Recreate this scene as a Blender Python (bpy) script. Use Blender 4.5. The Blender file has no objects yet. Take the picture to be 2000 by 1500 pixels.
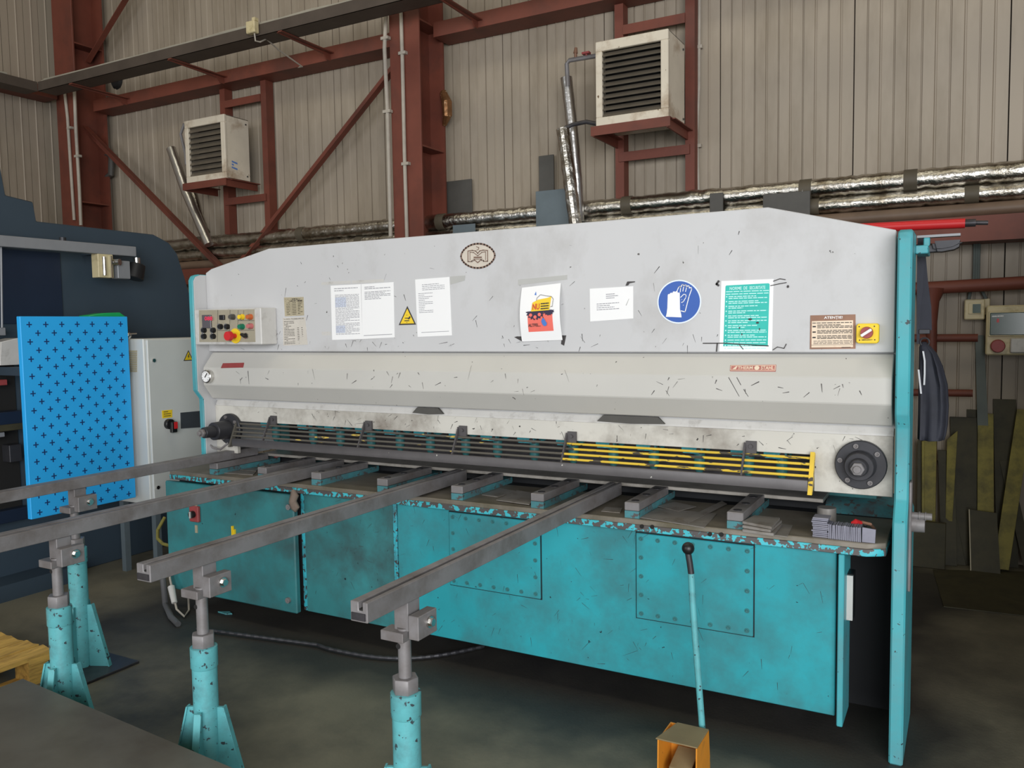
import bpy, bmesh, math, random
from mathutils import Vector, Matrix
random.seed(7)
SC = bpy.context.scene
COL = SC.collection
PI = math.pi

# ---------------------------------------------------------------- camera
F_PX = 1612.8
YAW, PITCH, ROLL = math.radians(28.85), math.radians(4.03), math.radians(0.8855)
CAM = Vector((0, 0, 1.6))
_f = Vector((-math.sin(YAW)*math.cos(PITCH), math.cos(YAW)*math.cos(PITCH), -math.sin(PITCH)))
_r = Vector((math.cos(YAW), math.sin(YAW), 0))
_d = _f.cross(_r)
R_AX = _r*math.cos(ROLL) + _d*math.sin(ROLL)
D_AX = -_r*math.sin(ROLL) + _d*math.cos(ROLL)
cd = bpy.data.cameras.new('camera')
cd.sensor_width = 36; cd.lens = F_PX/2000*36; cd.clip_start = .05; cd.clip_end = 100
co = bpy.data.objects.new('camera', cd)
COL.objects.link(co)
co.matrix_world = Matrix(((R_AX.x, -D_AX.x, -_f.x, CAM.x), (R_AX.y, -D_AX.y, -_f.y, CAM.y),
                          (R_AX.z, -D_AX.z, -_f.z, CAM.z), (0, 0, 0, 1)))
SC.camera = co

def at(px, py, **k):
    """surveyed photo point -> world point on the plane x=, y= or z="""
    d = R_AX*((px-1000)/F_PX) + D_AX*((py-750)/F_PX) + _f
    (a, v), = k.items()
    i = 'xyz'.index(a)
    return CAM + d*((v-CAM[i])/d[i])

# ---------------------------------------------------------------- world, lights, exposure
w = bpy.data.worlds.new('world'); SC.world = w; w.use_nodes = True
w.node_tree.nodes['Background'].inputs[0].default_value = (.97, .98, 1, 1)
w.node_tree.nodes['Background'].inputs[1].default_value = .22
SC.view_settings.view_transform = 'Standard'
SC.view_settings.look = 'None'
SC.view_settings.exposure = -0.16
SC.view_settings.gamma = 1
SC.view_settings.use_curve_mapping = False

def area(name, loc, target, sx, sy, power, col):
    l = bpy.data.lights.new(name, 'AREA'); l.shape = 'RECTANGLE'; l.size = sx; l.size_y = sy
    l.energy = power; l.color = col
    o = bpy.data.objects.new(name, l); COL.objects.link(o); o.location = loc
    o.rotation_euler = (Vector(target)-Vector(loc)).to_track_quat('-Z', 'Y').to_euler()
    return o
area('hall_door_daylight', (3.6, -5.2, 2.5), (-2.2, 3.6, 1.2), 6.5, 4.6, 960, (.97, .985, 1))
area('hall_window_daylight', (-5.5, -6.8, 3.2), (-2.0, 4, 1.2), 7, 3.0, 300, (.97, .985, 1))
area('roof_skylight', (-3.5, 2.2, 7.55), (-3.5, 2.6, 0), 9, 1.6, 110, (1, .93, .74))

# ---------------------------------------------------------------- materials
def S(r, g, b):
    return tuple(((c/255)/12.92 if c/255 <= .04045 else ((c/255+.055)/1.055)**2.4) for c in (r, g, b)) + (1,)

def floor_mat():
    m = mat('oily_shaded_concrete', S(124, 119, 102), .55, 0, .14, 1.3, dirt=(S(50, 49, 48), .43, .75), chips=(S(128, 125, 114), .225, 45), bump=.12, bs=60)
    nt = m.node_tree; N = nt.nodes; L = nt.links; bs = N['Principled BSDF']; old = bs.inputs['Base Color'].links[0].from_socket
    tc = N.new('ShaderNodeTexCoord'); sp = N.new('ShaderNodeSeparateXYZ'); L.new(tc.outputs['Object'], sp.inputs[0])
    no = N.new('ShaderNodeTexNoise'); no.inputs['Scale'].default_value = 1.6; no.inputs['Detail'].default_value = 6; L.new(tc.outputs['Object'], no.inputs['Vector'])
    def mth(op, a, c):
        x = N.new('ShaderNodeMath'); x.operation = op
        for i, v in enumerate((a, c)):
            if isinstance(v, (int, float)): x.inputs[i].default_value = v
            else: L.new(v, x.inputs[i])
        return x.outputs[0]
    def rmp(v, a, c):
        r = N.new('ShaderNodeMapRange'); r.inputs[1].default_value = a; r.inputs[2].default_value = c; L.new(v, r.inputs[0]); return r.outputs[0]
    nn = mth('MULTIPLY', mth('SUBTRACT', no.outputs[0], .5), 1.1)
    fac = mth('MULTIPLY', rmp(mth('ADD', sp.outputs[1], nn), 2.55, 2.95), mth('MULTIPLY', rmp(mth('ADD', sp.outputs[0], nn), -4.5, -4.0), rmp(mth('ADD', sp.outputs[0], nn), .1, -.2)))  # oil-soaked floor around the shear, its shade painted in as well
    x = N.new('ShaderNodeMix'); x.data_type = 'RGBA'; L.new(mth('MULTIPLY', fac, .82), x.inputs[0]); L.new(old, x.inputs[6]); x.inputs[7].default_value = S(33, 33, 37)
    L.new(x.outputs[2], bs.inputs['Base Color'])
    return m

def mat(name, col, rough=.5, metal=0.0, var=.12, vs=3.0, chips=None, chips2=None, dirt=None, bump=0.0, bs=40.0, stretch=None, emit=0):
    """paint or metal with mottling; chips=(colour, amount, scale) crisp spots, dirt=(colour, amount, scale) soft stains"""
    m = bpy.data.materials.new(name); m.use_nodes = True
    nt = m.node_tree; N = nt.nodes; L = nt.links
    b = N['Principled BSDF']
    b.inputs['Roughness'].default_value = rough; b.inputs['Metallic'].default_value = metal
    tc = N.new('ShaderNodeTexCoord'); mp = N.new('ShaderNodeMapping')
    L.new(tc.outputs['Object'], mp.inputs[0])
    if stretch: mp.inputs['Scale'].default_value = stretch
    def noise(scale, detail=4, rgh=.6):
        n = N.new('ShaderNodeTexNoise'); n.inputs['Scale'].default_value = scale
        n.inputs['Detail'].default_value = detail; n.inputs['Roughness'].default_value = rgh
        L.new(mp.outputs[0], n.inputs['Vector']); return n
    def ramp(src, a, c):
        r = N.new('ShaderNodeMapRange'); r.inputs[1].default_value = a; r.inputs[2].default_value = c
        L.new(src, r.inputs[0]); return r.outputs[0]
    def mix(fac, A, B):
        x = N.new('ShaderNodeMix'); x.data_type = 'RGBA'
        L.new(fac, x.inputs[0])
        if isinstance(A, tuple): x.inputs[6].default_value = A
        else: L.new(A, x.inputs[6])
        if isinstance(B, tuple): x.inputs[7].default_value = B
        else: L.new(B, x.inputs[7])
        return x.outputs[2]
    dk = tuple(c*(1-var) for c in col[:3]) + (1,)
    lt = tuple(min(1, c*(1+var)) for c in col[:3]) + (1,)
    out = mix(ramp(noise(vs).outputs[0], .32, .68), dk, lt)
    if dirt:
        out = mix(ramp(noise(dirt[2], 6, .65).outputs[0], 1-dirt[1]-.12, 1-dirt[1]+.14), out, dirt[0])
    for ch in (chips, chips2):
        if ch: out = mix(ramp(noise(ch[2], 3, .55).outputs[0], 1-ch[1], 1-ch[1]+.02), out, ch[0])
    L.new(out, b.inputs['Base Color'])
    if bump:
        bn = N.new('ShaderNodeBump'); bn.inputs['Strength'].default_value = bump; bn.inputs['Distance'].default_value = .01
        L.new(noise(bs, 5).outputs[0], bn.inputs['Height']); L.new(bn.outputs[0], b.inputs['Normal'])
    if emit:
        b.inputs['Emission Color'].default_value = col; b.inputs['Emission Strength'].default_value = emit
    return m

STEEL_DK = S(62, 60, 62)
M = {}
M['wall'] = mat('ribbed_wall_sheet', S(164, 152, 136), .55, 0, .07, 1.2, dirt=(S(116, 104, 86), .40, 1.0), stretch=(1, 1, .25))
M['roof'] = mat('dark_roof_sheet', S(120, 110, 86), .8)
M['backing'] = mat('wall_joint_dark', S(70, 64, 58), .8)
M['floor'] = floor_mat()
M['redoxide'] = mat('red_oxide_primer', S(114, 60, 46), .6, 0, .13, 3, dirt=(S(84, 50, 42), .38, 2))
M['tray'] = mat('tray_steel', S(84, 74, 66), .6, .2, .15, 4)
M['cable'] = mat('grey_cable', S(160, 155, 142), .6)
M['conduit'] = mat('conduit_grey', S(176, 168, 156), .5, 0, .12, 8)
M['foil'] = mat('aluminium_foil', S(210, 206, 198), .24, 1, .10, 9, dirt=(S(128, 116, 94), .40, 7), bump=.85, bs=20)
M['foil_clean'] = mat('smooth_foil', S(214, 212, 210), .3, 1, .08, 6, bump=.35, bs=16)
M['brownpipe'] = mat('bare_brown_pipe', S(112, 92, 76), .5, 0, .15, 5)
M['tapeband'] = mat('dark_band', S(88, 80, 66), .6)
M['cream'] = mat('cream_enamel', S(218, 208, 190), .45, 0, .06, 4, dirt=(S(150, 122, 90), .38, 5), chips=(S(110, 86, 60), .30, 26))
M['louver'] = mat('louver_grey', S(112, 104, 92), .45, .2, .12, 8)
M['dark'] = mat('dark_void', S(26, 25, 24), .8)
M['shadeblack'] = mat('shade_black_steel', S(24, 26, 30), .7)  # near-black that stands in for shade in gaps and recesses
M['black'] = mat('black_plastic', S(24, 24, 26), .4)
M['grey'] = mat('machine_grey_paint', S(200, 200, 201), .42, 0, .03, 1.5, dirt=(S(176, 174, 172), .36, 2.2), chips=(S(84, 80, 78), .262, 34), stretch=(1, 1, .8))
M['creamram'] = mat('ram_cream_paint', S(206, 203, 194), .45, 0, .05, 2, dirt=(S(138, 130, 120), .43, 3.2), chips=(S(46, 42, 40), .295, 40))
M['coverband'] = mat('cover_paint', S(196, 194, 188), .42, 0, .04, 1.5, chips=(S(58, 54, 52), .272, 42))
M['teal'] = mat('teal_machine_paint', S(46, 162, 174), .42, 0, .12, 2.0, dirt=(S(62, 126, 132), .46, 2.4), chips=(S(30, 54, 62), .275, 36))
M['tealside'] = mat('teal_frame_paint', S(74, 168, 178), .4, 0, .10, 3, dirt=(S(96, 150, 158), .42, 4), chips=(S(56, 66, 70), .31, 40))
M['tealdoor'] = mat('teal_dirty_paint', S(58, 134, 138), .45, 0, .14, 2.2, dirt=(S(60, 96, 98), .47, 3), chips=(S(28, 46, 52), .29, 34))
M['tealworn'] = mat('teal_worn_to_steel', S(60, 184, 200), .45, 0, .12, 4, dirt=(S(70, 74, 78), .40, 9), chips=(S(66, 64, 66), .44, 44))
M['blockteal'] = mat('block_side_worn_paint', S(74, 140, 148), .5, 0, .1, 6, dirt=(S(84, 88, 92), .46, 8), chips=(S(86, 82, 82), .42, 40))
M['tealstand'] = mat('teal_stand_paint', S(98, 178, 184), .42, 0, .08, 6, chips=(S(62, 74, 80), .36, 46), dirt=(S(86, 136, 142), .40, 9))
M['steel'] = mat('worn_steel', S(134, 131, 132), .5, .2, .10, 6, dirt=(S(104, 96, 92), .42, 5), chips=(S(186, 184, 182), .225, 50))
M['tableedge'] = mat('table_edge_worn_paint', S(66, 186, 200), .45, 0, .08, 4, chips=(S(82, 78, 78), .53, 34))
M['steeldk'] = mat('oiled_steel', S(78, 76, 80), .42, .5, .18, 5, dirt=(S(50, 48, 50), .42, 6))
M['tabletop'] = mat('oily_table_steel', S(128, 121, 110), .45, .15, .12, 3, dirt=(S(92, 86, 68), .44, 3.5))
M['bedsteel'] = mat('worn_bed_steel_lifted', S(182, 176, 168), .36, .35, .08, 5, dirt=(S(120, 114, 104), .40, 6))  # steel colour raised to make up for light missing under the ram
M['sheet'] = mat('cut_sheet_steel', S(152, 147, 142), .42, .3, .08, 6, dirt=(S(104, 94, 80), .38, 8))
M['blank'] = mat('cut_blank_steel', S(150, 150, 164), .4, .45, .1, 20)
M['chrome'] = mat('bright_chrome', S(212, 210, 206), .2, 1, .04)
M['blackiron'] = mat('black_iron', S(60, 60, 64), .45, .35, .14, 9)
M['guardbar'] = mat('guard_steel', S(88, 85, 86), .5, .3, .14, 6, chips=(S(190, 188, 180), .245, 46))
M['yellowrod'] = mat('worn_yellow_paint', S(226, 192, 66), .45, 0, .1, 8, chips=(S(78, 72, 62), .43, 34), stretch=(.35, 1, 1))
M['yellowrod_l'] = mat('almost_bare_yellow_rod', S(206, 178, 84), .45, 0, .1, 8, chips=(S(92, 88, 80), .68, 26), stretch=(.35, 1, 1))
M['white'] = mat('paper_white', S(246, 246, 246), .7, 0, .01)
M['ink'] = mat('grey_ink', S(150, 150, 156), .8, 0, .02)
M['inkdk'] = mat('dark_ink', S(64, 60, 60), .8, 0, .02)
M['inkblue'] = mat('pale_blue_print', S(214, 222, 240), .8, 0, .02)
M['tape'] = mat('clear_tape_grime', S(178, 178, 174), .35, 0, .05)
M['tapedk'] = mat('curled_dark_tape', S(58, 54, 54), .5)
M['yellow'] = mat('sign_yellow', S(244, 208, 40), .45, 0, .03)
M['orange'] = mat('pedal_orange', S(226, 146, 44), .5, 0, .08, 6, dirt=(S(150, 112, 64), .36, 9), chips=(S(84, 66, 48), .28, 44))
M['orangetop'] = mat('pedal_dusty_top', S(140, 122, 88), .6, 0, .12, 8)
M['signblue'] = mat('sign_blue', S(44, 92, 178), .4, 0, .03)
M['rimblue'] = mat('sign_rim', S(232, 242, 250), .4, 0, .02)
M['green'] = mat('poster_green', S(46, 190, 178), .5, 0, .06, 9, chips=(S(44, 96, 100), .26, 60))
M['mint'] = mat('poster_mint_print', S(196, 244, 240), .6, 0, .02)
M['tan'] = mat('aged_plate', S(176, 166, 140), .5, 0, .06, 14)
M['tanpale'] = mat('aged_pale_plate', S(206, 200, 190), .5, 0, .05, 12)
M['brownplate'] = mat('tarnished_brass_plate', S(146, 110, 90), .4, .3, .14, 12)
M['creamplate'] = mat('cream_print_plate', S(236, 216, 192), .5, 0, .04, 12, dirt=(S(206, 170, 134), .36, 10))
M['redlabel'] = mat('faded_red_label', S(158, 70, 70), .5, 0, .08, 30)
M['redtag'] = mat('rubbed_red_label', S(186, 116, 108), .5, 0, .12, 40)
M['red'] = mat('signal_red', S(206, 40, 44), .4, 0, .05)
M['salmon'] = mat('poster_salmon', S(244, 118, 104), .6, 0, .02)
M['navy'] = mat('poster_navy', S(52, 44, 70), .6, 0, .02)
M['handblue'] = mat('poster_blue', S(78, 128, 206), .6, 0, .02)
M['emblem'] = mat('emblem_beige', S(206, 196, 182), .45, 0, .05, 20)
M['emblemrim'] = mat('emblem_brown_rim', S(122, 96, 82), .45, 0, .12, 30)
M['panelgrey'] = mat('control_panel_grey', S(164, 156, 136), .5, 0, .05, 20)
M['boxgrey'] = mat('control_box_paint', S(204, 202, 198), .45, 0, .05, 9, dirt=(S(160, 156, 150), .34, 14))
M['display'] = mat('display_grey', S(92, 88, 92), .35)
M['led'] = mat('led_red', S(226, 50, 84), .4, 0, 0, emit=.35)
M['greenbtn'] = mat('green_button', S(24, 122, 92), .35)
M['orangebtn'] = mat('orange_button', S(196, 100, 50), .35)
M['pinkbtn'] = mat('faded_red_button', S(196, 112, 112), .35)
M['board'] = mat('sky_blue_powder_coat', S(46, 180, 255), .5, 0, .03, 2)
M['slot'] = mat('slot_shadow_blue', S(12, 50, 108), .7)
M['cabinet'] = mat('electrical_cabinet_grey', S(206, 208, 204), .4, 0, .03, 2)
M['cabwin'] = mat('dark_window_plate', S(66, 70, 76), .35)
M['brake'] = mat('slate_blue_paint', S(58, 72, 84), .45, 0, .06, 2)
M['brakenavy'] = mat('navy_panel_paint', S(30, 42, 62), .4, 0, .08, 2)
M['rail'] = mat('grey_rail_paint', S(142, 144, 148), .45, .1, .06, 5)
M['greenbox'] = mat('green_plastic', S(30, 168, 92), .4)
M['wood'] = mat('pallet_wood', S(204, 164, 84), .7, 0, .2, 7, dirt=(S(132, 98, 52), .38, 6), stretch=(6, 1, 6))
M['plate'] = mat('floor_steel_plate', S(106, 103, 94), .5, .2, .12, 2, dirt=(S(84, 78, 68), .42, 1.6), chips=(S(170, 168, 150), .225, 60))
M['olive'] = mat('olive_scrap', S(140, 130, 56), .6, 0, .16, 5, dirt=(S(84, 78, 38), .45, 7))
M['olivedk'] = mat('dark_olive_scrap', S(68, 64, 44), .65, 0, .18, 5, dirt=(S(48, 46, 34), .44, 6))
M['greygreen'] = mat('grey_green_post', S(96, 104, 100), .6, 0, .1, 4)
M['bag'] = mat('black_bag_cloth', S(44, 46, 56), .75, 0, .2, 9, bump=.3, bs=14)
M['socketbox'] = mat('aged_cream_plastic', S(206, 192, 152), .45, 0, .05, 9, dirt=(S(150, 136, 92), .36, 12))
M['greenglass'] = mat('smoky_green_window', S(62, 84, 76), .15)
M['reflective'] = mat('reflective_trim', S(214, 216, 220), .4)
M['hose'] = mat('grey_hose', S(96, 96, 98), .55)
M['rag'] = mat('greasy_rag', S(132, 116, 104), .8, 0, .2, 14)
M['rust'] = mat('rusty_foil', S(150, 108, 72), .4, .7, .25, 14, chips=(S(220, 206, 180), .36, 30), bump=.8, bs=24)
M['bluegrey'] = mat('blue_grey_plate', S(104, 116, 122), .5, .2, .1, 5)
M['darkgrey'] = mat('dark_grey_plate', S(84, 82, 78), .55, .2, .12, 5)

# ---------------------------------------------------------------- builders
ORG = {}
class MB:
    def __init__(s): s.v = []; s.f = []
    def add(s, vs, fs):
        n = len(s.v); s.v += [tuple(v) for v in vs]; s.f += [tuple(i+n for i in f) for f in fs]; return s
    def box(s, x0, x1, y0, y1, z0, z1, m=None):
        vs = [Vector((x, y, z)) for x in (x0, x1) for y in (y0, y1) for z in (z0, z1)]
        if m: vs = [m @ v for v in vs]
        return s.add(vs, [(0, 1, 3, 2), (4, 6, 7, 5), (0, 4, 5, 1), (2, 3, 7, 6), (0, 2, 6, 4), (1, 5, 7, 3)])
    def prism(s, poly, ax, a0, a1):
        def p(u, v, a): return {'x': (a, u, v), 'y': (u, a, v), 'z': (u, v, a)}[ax]
        n = len(poly)
        vs = [p(u, v, a0) for u, v in poly] + [p(u, v, a1) for u, v in poly]
        return s.add(vs, [tuple(range(n)), tuple(range(2*n-1, n-1, -1))] + [(i, (i+1) % n, n+(i+1) % n, n+i) for i in range(n)])
    def tube(s, pts, r, n=12, caps=True, jit=0.0):
        pts = [Vector(p) for p in pts]; rs = r if isinstance(r, (list, tuple)) else [r]*len(pts)
        base = len(s.v); up = None
        for i, p in enumerate(pts):
            t = (pts[min(i+1, len(pts)-1)] - pts[max(i-1, 0)]).normalized()
            if up is None:
                up = Vector((0, 0, 1)) if abs(t.z) < .9 else Vector((1, 0, 0))
            a = t.cross(up).normalized(); up = a.cross(t).normalized(); b = up
            for k in range(n):
                th = 2*PI*k/n; rr = rs[i]*(1+random.uniform(-jit, jit))
                s.v.append(tuple(p + a*math.cos(th)*rr + b*math.sin(th)*rr))
        for i in range(len(pts)-1):
            for k in range(n):
                k2 = (k+1) % n
                s.f.append((base+i*n+k, base+i*n+k2, base+(i+1)*n+k2, base+(i+1)*n+k))
        if caps:
            s.f.append(tuple(base+k for k in range(n))); e = base+(len(pts)-1)*n
            s.f.append(tuple(e+k for k in reversed(range(n))))
        return s
    def cyl(s, p0, p1, r, r1=None, n=16): return s.tube([p0, p1], [r, r if r1 is None else r1], n)
    def ball(s, c, r, n=14):
        c = Vector(c); m = n//2; vs = []; fs = []
        for i in range(m+1):
            a = PI*i/m
            for k in range(n): vs.append(c+Vector((math.sin(a)*math.cos(2*PI*k/n), math.sin(a)*math.sin(2*PI*k/n), math.cos(a)))*r)
        for i in range(m):
            for k in range(n): fs.append((i*n+k, i*n+(k+1) % n, (i+1)*n+(k+1) % n, (i+1)*n+k))
        return s.add(vs, fs)
    def grid(s, fn, nu, nv, thick=None):
        b = len(s.v)
        for j in range(nv+1):
            for i in range(nu+1): s.v.append(tuple(fn(i/nu, j/nv)))
        for j in range(nv):
            for i in range(nu):
                q = b+j*(nu+1)+i; s.f.append((q, q+1, q+nu+2, q+nu+1))
        return s

def link(o, parent):
    COL.objects.link(o)
    if parent is not None: o.parent = parent
    return o

def tag(o, label=None, cat=None, group=None, kind=None):
    for k, v in (('label', label), ('category', cat), ('group', group), ('kind', kind)):
        if v: o[k] = v
    return o

def thing(name, label, cat, loc=(0, 0, 0), group=None):
    o = bpy.data.objects.new(name, None); o.empty_display_size = .1
    COL.objects.link(o); o.location = loc
    ORG[o] = Vector(loc)
    return tag(o, label, cat, group)

def build(mb, name, m, parent=None, label=None, cat=None, group=None, kind=None, org=None, bev=0.0, smooth=35, seg=1):
    """link the collected shapes as ONE mesh object; verts are world coordinates"""
    po = ORG[parent] if parent is not None else Vector((0, 0, 0))
    if org is None:
        if parent is not None: org = po
        else:
            xs = [v[0] for v in mb.v]; ys = [v[1] for v in mb.v]; zs = [v[2] for v in mb.v]
            org = Vector(((min(xs)+max(xs))/2, (min(ys)+max(ys))/2, min(zs)))
    org = Vector(org)
    me = bpy.data.meshes.new(name)
    me.from_pydata([tuple(Vector(v)-org) for v in mb.v], [], mb.f)
    bm = bmesh.new(); bm.from_mesh(me)
    bmesh.ops.recalc_face_normals(bm, faces=bm.faces)
    if bev:
        es = [e for e in bm.edges if len(e.link_faces) == 2 and e.calc_face_angle(0) > .6]
        bmesh.ops.bevel(bm, geom=es, offset=bev, segments=seg, affect='EDGES', clamp_overlap=True)
    bm.to_mesh(me); bm.free()
    if smooth:
        me.shade_smooth(); me.set_sharp_from_angle(angle=math.radians(smooth))
    me.materials.append(m if not isinstance(m, str) else M[m])
    o = bpy.data.objects.new(name, me)
    link(o, parent); o.location = org-po; ORG[o] = org
    return tag(o, label, cat, group, kind)

def inst(src, parent, org, label=None):
    """copy one part, sharing its mesh, to the world point org"""
    o = src.copy(); COL.objects.link(o); o.parent = parent
    o.location = Vector(org) - (ORG[parent] if parent is not None else Vector((0, 0, 0)))
    ORG[o] = Vector(org)
    if label: o['label'] = label
    return o

_tc = {}
def text2d(body, size=1.0):
    """flat lettering: verts (x, y), faces, width"""
    if body not in _tc:
        c = bpy.data.curves.new('t', 'FONT'); c.body = body; c.resolution_u = 2; c.offset = .018
        o = bpy.data.objects.new('t', c); COL.objects.link(o)
        me = bpy.data.meshes.new_from_object(o.evaluated_get(bpy.context.evaluated_depsgraph_get()))
        vs = [(v.co.x, v.co.y) for v in me.vertices]; fs = [tuple(p.vertices) for p in me.polygons]
        bpy.data.objects.remove(o); bpy.data.curves.remove(c); bpy.data.meshes.remove(me)
        x0 = min(v[0] for v in vs); x1 = max(v[0] for v in vs); y0 = min(v[1] for v in vs); y1 = max(v[1] for v in vs)
        _tc[body] = ([((v[0]-x0)/(x1-x0), (v[1]-y0)/(y1-y0)) for v in vs], fs)
    return _tc[body]

class Sheet:
    """a flat (or gently bowed) rectangle fixed to a surface; u right, v up, both 0..1"""
    def __init__(s, tl, tr, br, bl, y=None, x=None, bow=0.0, fn=None):
        k = {'y': y} if y is not None else {'x': x}
        s.c = [at(*p, **k) for p in (bl, br, tr, tl)]; s.bow = bow
        n = (s.c[1]-s.c[0]).cross(s.c[3]-s.c[0]).normalized()
        s.n = n; s.fn = fn
    def pt(s, u, v, off=0.0):
        bl, br, tr, tl = s.c
        p = (bl*(1-u)+br*u)*(1-v) + (tl*(1-u)+tr*u)*v
        b = s.fn(u, v) if s.fn else s.bow*math.sin(PI*max(0, min(1, v)))
        return p + s.n*(off+b)
    def base(s, mb, th=.0012, nu=1, nv=1):
        if nv > 1:
            mb.grid(lambda u, v: s.pt(u, v, th), nu, nv)
            mb.grid(lambda u, v: s.pt(u, v, 0.0005), nu, nv)
        else:
            vs = [s.pt(u, v, o) for o in (0, th) for u, v in ((0, 0), (1, 0), (1, 1), (0, 1))]
            mb.add(vs, [(3, 2, 1, 0), (4, 5, 6, 7), (0, 1, 5, 4), (1, 2, 6, 5), (2, 3, 7, 6), (3, 0, 4, 7)])
        return mb
    def poly(s, mb, uv, off=.002):
        mb.add([s.pt(u, v, off) for u, v in uv], [tuple(range(len(uv)))]); return mb
    def rect(s, mb, u0, v0, u1, v1, off=.002): return s.poly(mb, [(u0, v0), (u1, v0), (u1, v1), (u0, v1)], off)
    def stroke(s, mb, uv, wd, off=.002, closed=False):
        if closed: uv = uv+[uv[0]]
        for (a, b), (c, d) in zip(uv[:-1], uv[1:]):
            p = s.pt(a, b, off); q = s.pt(c, d, off); t = (q-p)
            if t.length < 1e-6: continue
            t.normalize(); m = t.cross(s.n)*wd/2; e = t*wd*.35
            mb.add([p-m-e, q-m+e, q+m+e, p+m-e], [(0, 1, 2, 3)])
        return mb
    def text(s, mb, body, u0, v0, u1, v1, off=.002):
        vs, fs = text2d(body)
        mb.add([s.pt(u0+(u1-u0)*a, v0+(v1-v0)*b, off) for a, b in vs], fs); return mb
    def lines(s, mb, u0, u1, v1, v0, n, h, fill=.85, off=.002, rnd=None):
        """rows of unreadably small print as word dashes"""
        rnd = rnd or random
        for i in range(n):
            v = v1-(v1-v0)*(i/max(1, n-1)); u = u0
            end = u0+(u1-u0)*(1 if rnd.random() < fill else rnd.uniform(.35, .8))
            while u < end:
                l = (u1-u0)*rnd.uniform(.05, .17); s.rect(mb, u, v-h/2, min(end, u+l), v+h/2, off); u += l+(u1-u0)*.02
        return mb

def circ(cx, cy, rx, ry, n=24, a0=0, a1=2*PI):
    return [(cx+rx*math.cos(a0+(a1-a0)*i/n), cy+ry*math.sin(a0+(a1-a0)*i/n)) for i in range(n)]

# ================================================================= THE SETTING
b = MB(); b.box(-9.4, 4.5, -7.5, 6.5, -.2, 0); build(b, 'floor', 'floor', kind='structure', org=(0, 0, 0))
wall = build(MB().box(-9.3, 4.5, 6.232, 6.4, 0, 7.5), 'wall_back', 'backing', kind='structure', org=(0, 6.2, 0))
PW = .915
prof = [(.004, 6.232), (.004, 6.2)]
nr = 11
for i in range(1, nr):
    x = PW*i/nr
    prof += [(x-.006, 6.2), (x-.004, 6.212), (x+.004, 6.212), (x+.006, 6.2)] if i % 2 else [(x-.009, 6.2), (x-.003, 6.192), (x+.003, 6.192), (x+.009, 6.2)]
prof += [(PW-.004, 6.2), (PW-.004, 6.232)]
xs0 = -.711-PW*10
b = MB().prism([(xs0+p[0], p[1]) for p in prof], 'z', 0, 7.5)
p0 = build(b, 'panel', 'wall', wall, org=(xs0, 6.2, 0), smooth=0)
for k in range(1, 15): inst(p0, wall, (xs0+PW*k, 6.2, 0))
wl = build(MB().box(-9.3, -9.032, -7.5, 6.2, 0, 7.5), 'wall_left', 'backing', kind='structure', org=(-9, 6.2, 0))
b = MB().prism([(-9.0+(p[1]-6.2)*-1, 6.19-PW+p[0]) for p in prof], 'z', 0, 7.5)
q0 = build(b, 'panel', 'wall', wl, org=(-9.0, 6.19-PW, 0), smooth=0)
for k in range(1, 6): inst(q0, wl, (-9.0, 6.19-PW*(k+1), 0))

build(MB().box(-9.4, 4.5, -7.5, 6.5, 7.7, 7.9), 'ceiling', 'roof', kind='structure', org=(0, 0, 7.7))
build(MB().box(.75, .87, 2.6, 6.19, 0, 2.3), 'shade_partition', 'backing', kind='structure', org=(1.1, 4.4, 0))  # unseen partition, added to shade the lower right corner

# ---------------------------------------------------------------- steel columns
def column(xc, wd, label, stiff, yf=5.75, yr=6.12):
    t = thing('steel_column', label, 'column', (xc, yf, 0))
    x0, x1 = xc-wd/2, xc+wd/2
    build(MB().box(x0, x1, yf, yf+.02, 0, 7), 'front_flange', 'redoxide', t, bev=.003)
    build(MB().box(x0, x1, yr-.02, yr, 0, 7), 'rear_flange', 'redoxide', t)
    build(MB().box(xc-.008, xc+.008, yf+.02, yr-.02, 0, 7), 'web', 'redoxide', t)
    for z in stiff:
        build(MB().box(xc+.008, x1, yf+.02, yr-.02, z, z+.014), 'stiffener', 'redoxide', t)
    return t
column(-4.14, .30, 'thick red oxide steel column behind the grey shear, left of the larger heater', (4.12, 3.1, 1.2))
column(-8.68, .34, 'red oxide steel column in the far left corner beside the smaller heater', (4.72, 3.02, 1.2))

def beam(name, label, x0, x1, z0, z1, y0=5.95):
    b = MB().prism([(y0, z0), (6.185, z0), (6.185, z0+.012), (y0+.012, z0+.012), (y0+.012, z1-.012), (6.185, z1-.012), (6.185, z1), (y0, z1)], 'x', x0, x1)
    return build(b, name, 'redoxide', label=label, cat='beam')
beam('wall_beam', 'red channel beam along the wall between the two columns, below the cable tray', -8.5, -4.3, 4.03, 4.15)
beam('wall_beam', 'red channel beam along the wall above the larger heater, right of the thick column', -3.98, 1.6, 4.03, 4.15)
beam('wall_beam', 'dark red lower channel beam right of the thick column, under the foil covered pipes', -3.98, 1.6, 2.08, 2.235, 5.92)
beam('wall_beam', 'red lower channel beam left of the thick column, under the foil covered pipes', -8.5, -4.3, 2.08, 2.235, 5.92)
b = MB().prism([(-8.99, 4.14), (-8.75, 4.14), (-8.75, 4.26), (-8.99, 4.26)], 'y', -2, 5.7)
build(b, 'wall_beam', 'redoxide', label='red beam along the left side wall, at the far left edge under its cable tray', cat='beam')

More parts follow.
